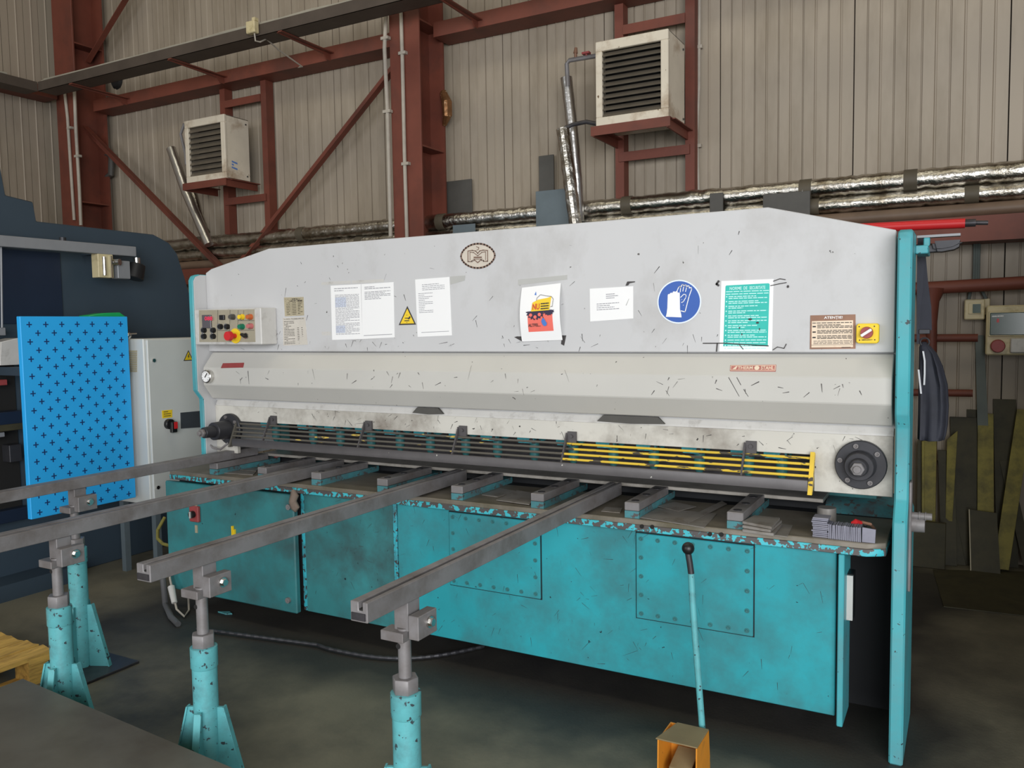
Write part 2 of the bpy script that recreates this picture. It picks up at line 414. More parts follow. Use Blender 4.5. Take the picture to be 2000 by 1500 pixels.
# diagonal braces
def brace(p, q, wd, label, y=6.0):
    a = at(*p, y=y); c = at(*q, y=y); d = (c-a).normalized(); n = Vector((-d.z, 0, d.x))*wd/2
    b = MB().prism([((a+n).x, (a+n).z), ((c+n).x, (c+n).z), ((c-n).x, (c-n).z), ((a-n).x, (a-n).z)], 'y', y, y+.012)
    m = n*.75
    b.prism([((a+m).x, (a+m).z), ((c+m).x, (c+m).z), ((c+m*1.25).x, (c+m*1.25).z), ((a+m*1.25).x, (a+m*1.25).z)], 'y', y-.05, y+.002)
    return build(b, 'diagonal_brace', 'redoxide', label=label, cat='brace')
brace((772, 128), (470, 512), .075, 'red diagonal brace falling left from the thick column to behind the shear')
brace((168, 252), (444, 536), .075, 'red diagonal brace falling right from the corner column under the smaller heater', 5.965)
brace((262, -30), (172, 118), .075, 'red diagonal brace above the cable tray beside the corner column')

# ---------------------------------------------------------------- cable trays
t = thing('cable_tray', 'long brown cable tray with grey cables on brackets across the back wall', 'cable tray', (-4, 5.35, 4.1))
def traych(b, x0, x1, y0, y1, z0, z1):
    b.box(x0, x1, y0, y1, z0, z0+.004); b.box(x0, x1, y0, y0+.004, z0, z1); b.box(x0, x1, y1-.004, y1, z0, z1); return b
build(traych(MB(), -8.45, 1.5, 5.3, 5.5, 4.09, 4.185), 'channel', 'tray', t)
for k, (yy, r) in enumerate(((5.315, .011), (5.34, .014), (5.37, .012))):
    pts = [(-8.4+i*.33, yy+random.uniform(-.004, .004), 4.19+.012*(k == 1)+random.uniform(-.006, .008)) for i in range(31)]
    build(MB().tube(pts, r, 8), 'cable', 'cable', t)
for px, py in ((134, 152), (327, 106), (541, 56), (843, -8)):
    x = at(px, py, y=5.3).x
    b = MB().prism([(5.295, 4.075), (5.295, 4.09), (5.95, 4.09), (5.95, 4.02), (5.90, 4.02), (5.86, 4.06)], 'x', x, x+.012).box(x, x+.055, 5.295, 5.95, 4.08, 4.089)
    build(b, 'bracket', 'redoxide', t)
t = thing('cable_tray', 'short cable tray along the left side wall meeting the long tray in the corner', 'cable tray', (-8.55, 4, 4.1))
b = MB().box(-8.66, -8.46, -2, 5.3, 4.09, 4.094); b.box(-8.664, -8.66, -2, 5.3, 4.09, 4.185); b.box(-8.46, -8.456, -2, 5.3, 4.09, 4.185)
build(b, 'channel', 'tray', t)
for k in range(2):
    build(MB().tube([(-8.475-.03*k, -1.9+i*.3, 4.19+random.uniform(-.004, .02)) for i in range(24)], .013, 8), 'cable', 'cable', t)
# junction box on the tray with its cable and conduit
t = thing('junction_box', 'small beige junction box on the long cable tray with a hanging cable', 'junction box', tuple(at(495, 62, y=5.28)))
c = at(495, 55, y=5.28)
build(MB().box(c.x-.05, c.x+.05, 5.24, 5.296, c.z-.05, c.z+.05), 'box_body', 'socketbox', t, bev=.006)
build(MB().box(c.x+.015, c.x+.05, 5.25, 5.29, c.z+.05, c.z+.075), 'gland', 'socketbox', t)
pts = [at(497, 65, y=5.27), at(499, 80, y=5.28), at(508, 82, y=5.32), at(520, 76, y=5.4), at(545, 98, y=5.6), at(590, 130, y=5.93), at(545, 137, y=6.17), at(530, 145, y=6.17), at(527, 165, y=6.17), at(531, 420, y=6.17)]
build(MB().tube(pts, .007, 8), 'cable', 'conduit', t)

# conduits
def conduit(pts, r, label, y, clips=()):
    P = [at(*p, y=y) for p in pts]; loc = P[-1]
    t = thing('conduit', label, 'conduit', tuple(loc))
    build(MB().tube(P, r, 10), 'pipe', 'conduit', t)
    for c in clips:
        q = at(*c, y=y); build(MB().box(q.x-r*2.2, q.x+r*2.2, y-r*1.2, y+r*1.3, q.z-.012, q.z+.012), 'clip', 'conduit', t)
conduit([(754, 26), (751, 95), (757, 220), (763, 462)], .017, 'thin grey conduit left of the thick red column', 5.72, [(753, 75), (757, 218)])
conduit([(783, 20), (786, 120), (790, 300), (795, 470)], .016, 'thin grey conduit clipped on the front flange of the thick red column', 5.732, [(787, 104), (793, 320)])
conduit([(125, 168), (132, 230), (141, 370), (145, 430)], .016, 'left one of two grey conduits on the corner column', 5.732, [(137, 250)])
conduit([(145, 168), (148, 250), (155, 370), (158, 440)], .017, 'right one of two grey conduits on the corner column', 5.732, [(152, 305)])
conduit([(1366, -20), (1365, 170), (1361, 262), (1364, 372)], .012, 'thin cream cable conduit right of the larger heater support', 6.17, [(1365, 92), (1363, 285)])

# ---------------------------------------------------------------- foil covered pipes
def foil_run(label, z, r, segs, y=6.04):
    x0 = segs[0][0]; t = thing('insulated_pipe', label, 'pipe', (segs[0][0], y, z))
    for a, c in segs:
        n = int((c-a)/.035); pts = [(a+(c-a)*i/n, y, z+random.uniform(-.004, .004)) for i in range(n+1)]
        rs = [r*(1+random.uniform(-.03, .03)+(.05 if random.random() < .06 else 0)) for _ in pts]
        build(MB().tube(pts, rs, 16, jit=.022), 'foil_sleeve', 'foil', t, smooth=70)
    for a, c in segs[:-1]:
        build(MB().cyl((c-.03, y, z), (c+.05, y, z), r*1.06, n=14), 'band', 'tapeband', t)
foil_run('upper foil wrapped pipe along the back wall above the shear', 2.505, .066, [(-8.4, -7.0), (-6.98, -5.6), (-5.58, -4.0), (-3.98, -2.3), (-2.28, -1.0), (-.98, -.35), (-.33, 1.6)])
foil_run('lower foil wrapped pipe along the back wall above the shear', 2.383, .055, [(-8.4, -6.9), (-6.88, -4.9), (-4.88, -3.0), (-2.98, -.95), (-.93, .0), (.02, 1.6)])
build(MB().tube([(-8.4, 6.03, 2.283), (1.6, 6.03, 2.283)], .044, 14), 'bare_pipe', 'brownpipe', label='thin bare brown pipe under the two foil wrapped pipes', cat='pipe')

def riser(pts, y, r, label, m='foil_clean', jit=.02, name='insulated_riser'):
    P = [at(*p, y=y) for p in pts]; out = []
    for p, q in zip(P[:-1], P[1:]):
        n = max(2, int((q-p).length/.04)); out += [p+(q-p)*i/n for i in range(n)]
    out.append(P[-1])
    return build(MB().tube(out, [r*(1+random.uniform(-jit, jit)) for _ in out], 12, jit=jit*.6), name, m, label=label, cat='pipe', smooth=60 if jit < .03 else 0)
riser([(334, 290), (362, 372), (408, 478)], 5.87, .048, 'smooth foil covered riser pipe left of the smaller heater')
riser([(375, 372), (390, 425), (402, 455)], 5.98, .044, 'crumpled foil riser pipe right behind the smooth one below the smaller heater', 'foil', .06)
riser([(1106, 152), (1117, 250), (1126, 345), (1130, 432)], 5.95, .046, 'foil covered riser from the upper pipe stub of the larger heater', 'foil_clean', .02)
riser([(1099, 252), (1110, 330), (1124, 440)], 5.80, .050, 'front crumpled foil riser below the lower pipe stub of the larger heater', 'foil', .05)

# ---------------------------------------------------------------- unit heaters
def heater(xr, yf, yb, pL, pB, nl, label, frac):
    xl = at(*pL, y=yf).x; zt = frac; zb = at(*pB, y=yf).z
    t = thing('unit_heater', label, 'heater', ((xl+xr)/2, (yf+yb)/2, zb))
    e = .028*(xr-xl)/.62
    b = MB(); b.box(xl, xr, yf+.02, yb, zt-.012, zt); b.box(xl, xr, yf+.02, yb, zb, zb+.012); b.box(xl, xl+.012, yf+.02, yb, zb, zt); b.box(xr-.012, xr, yf+.02, yb, zb, zt)
    build(b, 'casing', 'cream', t, bev=.004)
    b = MB(); b.box(xl, xr, yf, yf+.03, zt-.07, zt); b.box(xl, xr, yf, yf+.03, zb, zb+.06); b.box(xl, xl+.05, yf, yf+.03, zb+.06, zt-.07); b.box(xr-.055, xr, yf, yf+.03, zb+.06, zt-.07)
    build(b, 'front_frame', 'cream', t, bev=.004)
    build(MB().box(xl+.012, xr-.012, yf+.16, yf+.18, zb+.012, zt-.012), 'coil', 'dark', t)
    h = (zt-.07)-(zb+.06)
    for i in range(nl):
        z = zb+.06+h*(i+.5)/nl; a = h/nl*(.44 if nl < 10 else .34)
        b = MB().prism([(yf+.005, z-a), (yf+.008, z-a-.004), (yf+.045, z+a*1.05), (yf+.042, z+a*1.05+.004)], 'x', xl+.05, xr-.055)
        build(b, 'louver', 'louver', t)
    for zz in (zt-.05, zb+.05):
        build(MB().cyl((xr, yb-.04, zz), (xr+.008, yb-.04, zz), .008, n=8), 'screw', 'darkgrey', t)
    return t, xl, xr, zb, zt
h1, xl, xr, zb, zt = heater(-6.208, 5.694, 6.0, (362, 300), (437, 348), 9, 'smaller looking cream unit heater with grey louvers, left of the thick column', 3.646)
# blue print on its right side
b = MB()
s = Sheet((451, 312), (465, 318), (465, 334), (451, 328), x=xr)
s.lines(b, .1, .9, .85, .15, 3, .2); build(b, 'print', 'handblue', h1)
def support(xa, xb, xl, xr, yf, zb, top, zlow, label, cross):
    t = thing('heater_support', label, 'support frame', ((xa+xb)/2, 6.1, zlow))
    for x in (xa, xb):
        build(MB().prism([(x-.035, 6.08), (x+.035, 6.08), (x+.035, 6.18), (x+.025, 6.18), (x+.025, 6.09), (x-.035, 6.09)], 'z', zlow, top), 'post', 'redoxide', t)
    build(MB().box(xa+.035, xb-.035, 6.07, 6.085, cross, cross+.07), 'crossbar', 'redoxide', t)
    build(MB().box(xl-.03, xr+.02, yf-.01, yf, zb-.07, zb-.004).box(xl-.03, xr+.02, yf, yf+.05, zb-.012, zb-.004), 'front_angle', 'redoxide', t)
    for x in (xl-.02, xr-.01):
        build(MB().box(x, x+.012, yf, 6.09, zb-.075, zb-.006).box(x, x+.05, yf+.05, 6.09, zb-.014, zb-.006), 'arm', 'redoxide', t)
    build(MB().box(xa, xb, 6.065, 6.08, zb-.18, zb-.11), 'lower_crossbar', 'redoxide', t)
xa = at(441, 300, y=6.1).x; xb = at(521, 300, y=6.1).x
support(xa, xb, xl, xr, 5.68, zb, 4.03, 2.56, 'red steel support frame carrying the smaller heater', at(480, 205, y=6.1).z)
h2, xl, xr, zb, zt = heater(-1.835, 5.626, 6.0, (1163, 150), (1300, 228), 11, 'larger looking cream unit heater with black gapped louvers, right of the thick column', 3.617)
xa = at(1212, 300, y=6.1).x; xb = at(1349, 100, y=6.1).x
support(xa, xb, xl, xr, 5.61, zb, 4.03, 2.56, 'red steel support frame carrying the larger heater', at(1280, 58, y=6.1).z)
# pipe stubs of the larger heater
t = thing('heater_pipework', 'thin steel pipe with brass vent and red valve left of the larger heater', 'pipe', tuple(at(1107, 150, y=5.9)))
P = [at(1109, 168, y=5.9), at(1107, 125, y=5.9), at(1112, 118, y=5.9), at(1135, 114, y=5.9), at(1166, 109, y=5.9)]
build(MB().tube(P, .017, 10), 'pipe', 'steel', t)
build(MB().cyl(at(1125, 117, y=5.9), at(1124, 104, y=5.9), .012, n=10).cyl(at(1124, 104, y=5.9), at(1125, 93, y=5.9), .018, .01, n=10), 'air_vent', 'brownplate', t, label='brass air vent')
build(MB().cyl(at(1146, 113, y=5.9), at(1145, 105, y=5.9), .008, n=8).box(at(1138, 105, y=5.9).x, at(1152, 105, y=5.9).x, 5.88, 5.92, at(1145, 106, y=5.9).z, at(1145, 102, y=5.9).z), 'valve_handle', 'redlabel', t, label='red valve handle')
build(MB().tube([at(1104, 250, y=5.82), at(1120, 243, y=5.82), at(1145, 238, y=5.82), at(1166, 242, y=5.82)], .016, 10), 'lower_pipe', 'steeldk', t)
build(MB().tube([at(360, 242, y=5.85), at(353, 262, y=5.85), at(362, 300, y=5.85), at(364, 322, y=5.85)], .014, 8), 'heater_pipe', 'steel', label='thin curved pipe at the left edge of the smaller heater', cat='pipe')

# odd plates and stubs on the wall
def wallplate(p, q, y, m, label, th=.012):
    a = at(*p, y=y); c = at(*q, y=y)
    return build(MB().box(min(a.x, c.x), max(a.x, c.x), y, y+th, min(a.z, c.z), max(a.z, c.z)), 'steel_plate', m, label=label, cat='plate', bev=.002)
wallplate((1052, 305), (1082, 382), 6.15, 'darkgrey', 'dark grey rectangular plate on the wall left of the foil risers')
wallplate((1046, 374), (1112, 446), 5.958, 'bluegrey', 'blue grey plate standing behind the top of the shear, left of the foil risers')
wallplate((862, 356), (922, 418), 6.16, 'darkgrey', 'dark grey patch plate on the wall just right of the thick column')
wallplate((1490, 380), (1582, 420), 5.958, 'darkgrey', 'dark plate behind the top right slope of the shear')
wallplate((884, 440), (928, 470), 5.958, 'bluegrey', 'small blue grey plate behind the shear top right of the thick column')
wallplate((1386, 378), (1412, 425), 5.958, 'darkgrey', 'narrow dark plate over the foil pipes right of the larger heater')
P = [at(866, 180, y=6.08), at(872, 200, y=6.05), at(873, 225, y=6.05), at(868, 243, y=6.1)]
build(MB().tube(P, [.03, .042, .04, .022], 10, jit=.12), 'foil_stub', 'rust', label='rusty crumpled foil stub on the wall beside the thick column', cat='stub', smooth=0)
c = at(227, 157, y=6.19)
build(MB().tube([(c.x, 6.199, c.z), (c.x, 6.17, c.z)], [.10, .07], 16), 'wall_vent', 'dark', label='small black round vent on the wall below the cable tray', cat='vent')
P = [at(199, 302, y=6.15), at(218, 304, y=6.12), at(217, 340, y=6.12), at(201, 352, y=6.15)]
build(MB().tube(P, .035, 8), 'bent_duct', 'darkgrey', label='dark bent duct stub beside the corner column', cat='duct')

# ================================================================= THE GUILLOTINE SHEAR
SH = thing('guillotine_shear', 'long teal and grey plate shear filling the middle of the workshop', 'shear', (-2.0, 3.9, 0))
XL, XR = -3.78, -.217
RF = [(3.42, 1.915), (3.225, 1.915), (3.20, 1.905), (3.19, 1.88), (3.19, 1.265), (3.23, 1.215), (3.23, .955), (3.165, .885), (3.165, 0), (3.62, 0), (3.62, .86), (3.42, .93)]
b = MB().prism(RF, 'x', XR, -.170)
fr = build(b, 'side_frame', 'tealside', SH, bev=.006)
LF = [(4.4, 1.915), (3.245, 1.915), (3.215, 1.905), (3.20, 1.88), (3.20, 1.265), (3.24, 1.215), (3.24, .86), (4.4, .86)]
build(MB().prism(LF, 'x', -3.82, XL-.006), 'side_frame', 'tealside', SH, bev=.004)
build(MB().prism([(a+.006, c-.004) for a, c in LF], 'x', XL-.005, XL), 'frame_lining', 'grey', SH)
# slide and pins on the outer side of the right frame
build(MB().box(-.170, -.160, 3.24, 3.30, .62, 1.02), 'slide_rail', 'steel', SH, bev=.003)
b = MB().cyl((-.16, 3.27, .895), (-.095, 3.27, .895), .013).cyl((-.138, 3.27, .895), (-.133, 3.27, .895), .016).cyl((-.118, 3.27, .895), (-.114, 3.27, .895), .016)
b.cyl((-.16, 3.28, .862), (-.118, 3.28, .862), .030, .028)
build(b, 'stop_pin', 'steel', SH)
# rear body, bed
build(MB().box(-3.74, -.32, 3.75, 4.6, .25, 1.86), 'rear_body', 'tealdoor', SH)
build(MB().prism([(3.67, .64), (3.67, .80), (3.70, .848), (3.9, .848), (3.9, .64)], 'x', -3.77, -.51), 'bed', 'shadeblack', SH)  # shade of the recess under the bed plate painted near-black
build(MB().prism([(3.62, .80), (3.66, .835), (3.70, .848), (3.9, .848), (3.9, .80)], 'x', -.508, -.225), 'bed_end', 'blockteal', SH)
build(MB().box(-3.68, -.505, 3.565, 3.76, .850, .866), 'bed_plate', 'bedsteel', SH, bev=.002)
build(MB().box(-3.7, -.225, 3.60, 3.68, .74, .80), 'table_back_strip', 'shadeblack', SH)
# upper panel
def poly_front(b, pts, y0, y1): return b.prism(pts, 'y', y0, y1)
UP = [(XL, 1.482), (XL, 1.925), (-3.735, 1.945), (-3.29, 2.033), (-.679, 2.039), (-.229, 1.922), (-.229, 1.482)]
build(poly_front(MB(), UP, 3.29, 3.33), 'upper_panel', 'grey', SH, bev=.003)
build(MB().box(XL, -.222, 3.33, 3.75, 1.20, 1.90), 'beam_box', 'grey', SH)
# folded cover
b = MB().prism([(3.33, 1.476), (3.305, 1.476), (3.235, 1.392), (3.232, 1.296), (3.29, 1.214), (3.33, 1.214)], 'x', XL+.012, -.230)
build(b, 'ram_cover', 'coverband', SH, bev=.003, smooth=12)
b = MB().prism([(3.33, 1.212), (3.335, 1.212), (3.318, 1.18), (3.318, 1.172), (3.36, 1.172), (3.36, 1.212)], 'x', XL+.01, -.228)
build(b, 'ledge', 'boxgrey', SH, smooth=12)
# lower front plate with the long opening of the finger guard
LP = [(XL, .90), (XL, 1.172), (-.228, 1.172), (-.228, .945), (-.505, .945), (-.505, 1.086), (-3.615, 1.086), (-3.615, .90)]
build(poly_front(MB(), LP, 3.32, 3.345), 'lower_plate', 'creamram', SH, bev=.002)
for p, q in (((808, 802), (868, 809)), ((1168, 817), (1300, 834))):
    a = at(*p, y=3.317); c = at(*q, y=3.317)
    build(MB().prism([(a.x, 1.181), (a.x+.03, 1.209), (c.x-.03, 1.209), (c.x, 1.181), ((a.x+c.x)/2, 1.176)], 'y', 3.305, 3.318), 'grease_patch', 'darkgrey', SH)
build(MB().box(-3.62, -.50, 3.74, 3.80, .905, 1.2), 'knife_beam', 'steeldk', SH)
build(MB().box(-3.62, -.50, 3.74, 3.78, .872, .905), 'upper_blade', 'steeldk', SH, bev=.002)
# hold-down cylinders behind the guard
hd = None
for px in (541, 613, 666, 726, 782, 841, 910, 972, 1044, 1120, 1198, 1277, 1366, 1462, 1527):
    x = at(px, 880, y=3.46).x
    if hd is None:
        hx = x
        b = MB().cyl((x, 3.46, 1.09), (x, 3.46, .985), .024, n=14).cyl((x, 3.46, .985), (x, 3.46, .965), .024, .016, n=14).cyl((x, 3.46, .965), (x, 3.46, .93), .014, n=12)
        hd = build(b, 'hold_down', 'tealdoor', SH, org=(x, 3.46, .93))
        lug = build(MB().box(x-.06, x+.03, 3.40, 3.56, 1.05, 1.082), 'hold_down_lug', 'tealworn', hd, org=(x, 3.46, 1.05))
    else:
        h = inst(hd, SH, (x, 3.46, .93)); inst(lug, h, (x, 3.46, 1.05))
# finger guard
G = build(MB().prism([(3.240, .957), (3.240, .998), (3.243, 1.000), (3.247, 1.000), (3.247, .957)], 'x', -3.57, -.516), 'finger_guard', 'guardbar', SH, bev=.001)
def gpt(t): return (3.250+(3.312-3.250)*t, 1.000+(1.084-1.000)*t)
xsg = [-3.585, at(527, 822, y=3.31).x, at(712, 826, y=3.31).x, at(895, 835, y=3.31).x, at(1107, 847, y=3.31).x, at(1455, 866, y=3.31).x, -.512]
def xm(x, t): return x
for i in range(4):
    y, z = gpt(.15+.245*i)
    for a, c in zip(xsg[:-1], xsg[1:]):
        yl = a > -1.65 or a < -3.5 or (a > -2.3 and i > 0)
        build(MB().cyl((a+.004, y, z), (c-.004, y, z), .0054, n=8), 'rod', 'yellowrod' if a > -1.65 else 'yellowrod_l', G)
for x in xsg[1:-1]:
    b = MB().prism([(3.240, .985), (3.252, .985), (3.326, 1.112), (3.308, 1.122)], 'x', x-.004, x+.004)
    build(b, 'divider', 'guardbar', G)
    b = MB().box(x+.004, x+.045, 3.308, 3.32, 1.078, 1.128)
    b.cyl((x+.024, 3.309, 1.108), (x+.024, 3.300, 1.108), .008, n=8)
    build(b, 'divider_bracket', 'guardbar', G)
build(MB().prism([(3.236, .945), (3.262, .945), (3.322, 1.09), (3.30, 1.10)], 'x', -.516, -.500), 'end_plate', 'yellowrod', G)
build(MB().prism([(3.236, .95), (3.262, .95), (3.322, 1.09), (3.30, 1.095)], 'x', -3.598, -3.586), 'end_plate', 'yellowrod_l', G)

# eccentric hubs
def hub(x, z, r, dz, name_label, long):
    y = 3.318
    b = MB().cyl((x, y, z), (x, y-.024, z), r, n=40)
    H = build(b, 'eccentric_hub', 'blackiron', SH, bev=.003, label=name_label)
    b = MB().cyl((x, y-.024, z), (x, y-.03, z), r*.62, n=32).cyl((x, y-.03, z), (x, y-.03-long*.6, z), r*.60, r*.56, n=32).cyl((x, y-.03-long*.6, z), (x, y-.03-long, z), r*.38, r*.34, n=24)
    build(b, 'boss', 'blackiron', H, bev=.002)
    yy = y-.03-long
    build(MB().prism([(x+r*.27*math.cos(PI/3*k), z+r*.27*math.sin(PI/3*k)) for k in range(6)], 'y', yy, yy-.02).cyl((x, yy-.02, z), (x, yy-.035, z), r*.15, n=14), 'lock_nut', 'steel', H, bev=.0015)
    first = None
    for k in range(5):
        a = math.radians(38+65*k); p = (x+r*.80*math.cos(a), y-.024, z+r*.80*math.sin(a))
        if first is None:
            bb = MB(); n = 12
            vs = [(p[0]+rr*math.cos(2*PI*i/n), p[1]-dy, p[2]+rr*math.sin(2*PI*i/n)) for rr, dy in ((r*.10, 0), (r*.10, .009), (r*.055, .009), (r*.055, .002)) for i in range(n)]
            fs = [(j*n+i, j*n+(i+1) % n, (j+1)*n+(i+1) % n, (j+1)*n+i) for j in range(3) for i in range(n)] + [tuple(3*n+i for i in range(n))]
            first = build(bb.add(vs, fs), 'cap_screw', 'steel', H, org=p)
        else: inst(first, H, p)
    return H
c = at(1681, 908, y=3.30); hub(c.x, c.z, .091, 0, 'black flanged hub at the right end of the guard', .075)
c = at(448, 838, y=3.30); hub(c.x, c.z, .088, 0, 'black stepped hub at the left end of the guard', .17)
P = [at(446, 865, y=3.29), at(430, 878, y=3.27), at(415, 874, y=3.27), at(408, 866, y=3.28), at(413, 850, y=3.30)]
build(MB().tube(P, .006, 8), 'hub_pipe', 'steel', SH)

# table
TB = [(-4.0, 3.165), (-.300, 3.165), (-.238, 3.20), (-.238, 3.60), (-4.0, 3.60)]
TP = build(MB().prism(TB, 'z', .778, .800), 'table_top', 'tabletop', SH, bev=.003)
build(MB().prism([(a, y-.002 if y < 3.5 else y) for a, y in TB], 'z', .752, .779), 'table_edge', 'tableedge', SH, bev=.002)
for px, py in ((1254, 1028), (1274, 1029), (1387, 1043), (1409, 1044)):
    c = at(px, py, y=3.163); build(MB().cyl((c.x, 3.164, c.z), (c.x, 3.158, c.z), .0085, n=12), 'bolt_hole', 'dark', SH)
# support blocks with bolt holes
bk = None
for px in (390, 500, 613, 745, 884, 1041, 1216, 1417):
    x = at(px, {390: 907, 500: 913, 613: 921, 745: 932, 884: 947, 1041: 961, 1216: 982, 1417: 1001}[px], z=.865).x
    if bk is None:
        bk = build(MB().box(x, x+.064, 3.18, 3.565, .830, .865), 'support_block', 'steel', SH, org=(x, 3.18, .80), bev=.003)
        b2 = build(MB().box(x+.001, x+.063, 3.182, 3.66, .80, .829), 'block_base', 'blockteal', bk, org=(x, 3.18, .80))
        hs = [build(MB().cyl((x+.032, yy, .8645), (x+.032, yy, .8665), .017, n=16), 'bolt_recess', 'steeldk', bk, org=(x+.032, yy, .8645)) for yy in (3.225, 3.36, 3.50)]
        bx = x
    else:
        k = inst(bk, SH, (x, 3.18, .80)); inst(b2, k, (x, 3.18, .80))
        for h, yy in zip(hs, (3.225, 3.36, 3.50)): inst(h, k, (x+.032, yy, .8645))

# base cabinet
build(MB().box(-4.0, -.46, 3.23, 4.3, .13, .752), 'base_body', 'shadeblack', SH)  # body coloured near-black for the shade inside the gap
build(MB().box(-.46, -.235, 3.62, 4.4, .0, .752), 'gap_shade_block', 'shadeblack', SH)  # block added to fill the gap with painted shade
DR = build(MB().box(-4.045, -3.055, 3.165, 3.20, .105, .738), 'cabinet_door', 'tealdoor', SH, bev=.006)
build(MB().box(-3.02, -2.44, 3.205, 3.235, .115, .752), 'base_panel', 'tealdoor', SH, bev=.003)
build(MB().box(-3.05, -3.025, 3.215, 3.235, .115, .752), 'panel_seam', 'tealworn', SH)
build(MB().box(-2.437, -2.415, 3.195, 3.235, .12, .752), 'panel_seam', 'tealworn', SH, bev=.003)
MP = build(MB().box(-2.412, -.405, 3.20, 3.23, .122, .752), 'base_panel', 'teal', SH, bev=.003)
build(MB().box(-.395, -.374, 3.17, 3.36, .098, .748), 'end_flange', 'tealside', SH, bev=.003)
c0 = at(1652, 1132, x=-.377); c1 = at(1671, 1220, x=-.377)
EB = build(MB().box(-.377, -.352, 3.26, 3.33, .475, .655), 'limit_box', 'black', SH, bev=.003)
build(MB().box(-.374, -.353, 3.250, 3.262, .480, .650), 'limit_box_cover', 'boxgrey', EB)
sc = None
def cover(x0, x1, z0, z1, nx, nz):
    global sc
    P = build(MB().box(x0, x1, 3.188, 3.1985, z0, z1), 'access_cover', 'teal', SH, bev=.0025)
    build(MB().box(x0-.005, x1+.004, 3.1975, 3.20, z0-.005, z1+.004), 'cover_shade_rim', 'shadeblack', P)  # dark rim added to paint the shade line around the cover
    pts = [(x0+.022+(x1-x0-.044)*i/(nx-1), z) for i in range(nx) for z in (z0+.022, z1-.022)]
    pts += [(x, z0+.022+(z1-z0-.044)*j/(nz-1)) for j in range(1, nz-1) for x in (x0+.022, x1-.022)]
    for x, z in pts:
        if sc is None:
            b = MB().cyl((x, 3.188, z), (x, 3.1855, z), .0095, n=12).cyl((x, 3.1855, z), (x, 3.180, z), .006, .005, n=8)
            sc = build(b, 'cover_screw', 'tealdoor', P, org=(x, 3.188, z))
        else: inst(sc, P, (x, 3.188, z))
cover(-2.105, -1.63, .39, .737, 7, 5)
cover(-1.182, -.705, .379, .738, 7, 5)
# fittings on the door
c = at(383, 1003, y=3.164)
SWB = build(MB().box(c.x-.036, c.x+.036, 3.145, 3.165, c.z-.045, c.z+.045), 'isolator_plate', 'redlabel', DR, bev=.004)
build(MB().cyl((c.x, 3.145, c.z), (c.x, 3.125, c.z), .020, n=16), 'isolator_knob', 'black', DR)
build(MB().box(c.x-.004, c.x+.004, 3.118, 3.126, c.z-.018, c.z+.018), 'knob_pointer', 'boxgrey', DR)
for px, py in ((383, 984), (384, 1033)):
    c = at(px, py, y=3.164); build(MB().box(c.x-.009, c.x+.009, 3.160, 3.165, c.z-.022, c.z+.022), 'brass_tab', 'tan', DR)
for px, py in ((565, 990), (564, 1172)):
    c = at(px, py, y=3.164); build(MB().cyl((c.x, 3.165, c.z), (c.x, 3.152, c.z), .015, n=14).cyl((c.x, 3.152, c.z), (c.x, 3.149, c.z), .007, n=8), 'door_lock', 'steel', DR)
c = at(577, 978, y=3.163)
build(MB().tube([(c.x-.008, 3.158, c.z+.055), (c.x+.006, 3.150, c.z+.03), (c.x-.004, 3.148, c.z), (c.x+.008, 3.154, c.z-.035), (c.x, 3.16, c.z-.055)], [.012, .022, .02, .022, .008], 9, jit=.15), 'door_rag', 'rag', label='greasy grey rag stuck in the top corner of the shear cabinet door', cat='rag', smooth=60)
c = at(457, 1038, y=3.16)
build(MB().box(c.x-.012, c.x-.004, 3.152, 3.164, c.z-.02, c.z+.03).box(c.x+.002, c.x+.010, 3.152, 3.164, c.z-.02, c.z+.012), 'door_key', 'yellow', DR)
# feet under the base
for x in (-3.9, -2.4, -.62):
    build(MB().box(x-.06, x+.06, 3.5, 3.75, 0, .13), 'foot', 'steeldk', SH)

# control box
yb = 3.289
x1 = at(541, 640, y=yb).x; yf = at(510, 640, x=x1).y
zt = at(505, 601, y=yf).z; zb2 = at(505, 673, y=yf).z; x0 = at(380, 640, y=yf).x
CB = build(MB().box(x0, x1, yf, yb, zb2, zt), 'control_box', 'boxgrey', SH, bev=.004)
CP = Sheet((389, 606), (497, 604), (499, 668), (390, 668), y=yf)
build(CP.base(MB(), .002), 'button_panel', 'panelgrey', CB)
b = MB()
def cuv(px, py):
    p = at(px, py, y=yf); bl, br, tr, tl_ = CP.c
    return ((p.x-bl.x)/(br.x-bl.x), (p.z-bl.z)/(tl_.z-bl.z))
for a, c in (((425, 605), (425, 667)), ((449, 605), (449, 644)), ((465, 605), (465, 667)), ((476, 605), (476, 624)), ((465, 625), (497, 625)), ((465, 644), (497, 644)), ((425, 645), (449, 645)), ((449, 645), (450, 667))):
    CP.stroke(b, [cuv(*a), cuv(*c)], .002, .0028)
build(b, 'panel_lines', 'inkdk', CB)
p = at(406, 628, y=yf)
build(MB().box(p.x-.034, p.x+.034, yf-.012, yf-.002, p.z-.036, p.z+.036), 'counter_display', 'display', CB, bev=.002)
s = Sheet((398, 617), (416, 617), (416, 627), (398, 627), y=yf-.0125)
build(s.text(MB(), '088', .1, .1, .95, .9, .001), 'display_digits', 'led', CB)
p = at(436, 620, y=yf); build(MB().box(p.x-.018, p.x+.018, yf-.014, yf-.002, p.z-.013, p.z+.013), 'rocker_switch', 'black', CB, bev=.002)
def button(px, py, m, r=.0125, l=.022, name='push_button'):
    p = at(px, py, y=yf-.01)
    return build(MB().cyl((p.x, yf-.002, p.z), (p.x, yf-.012, p.z), r*1.25, r*1.15, n=16).cyl((p.x, yf-.012, p.z), (p.x, yf-l, p.z), r, r*.92, n=16), name, m, CB)
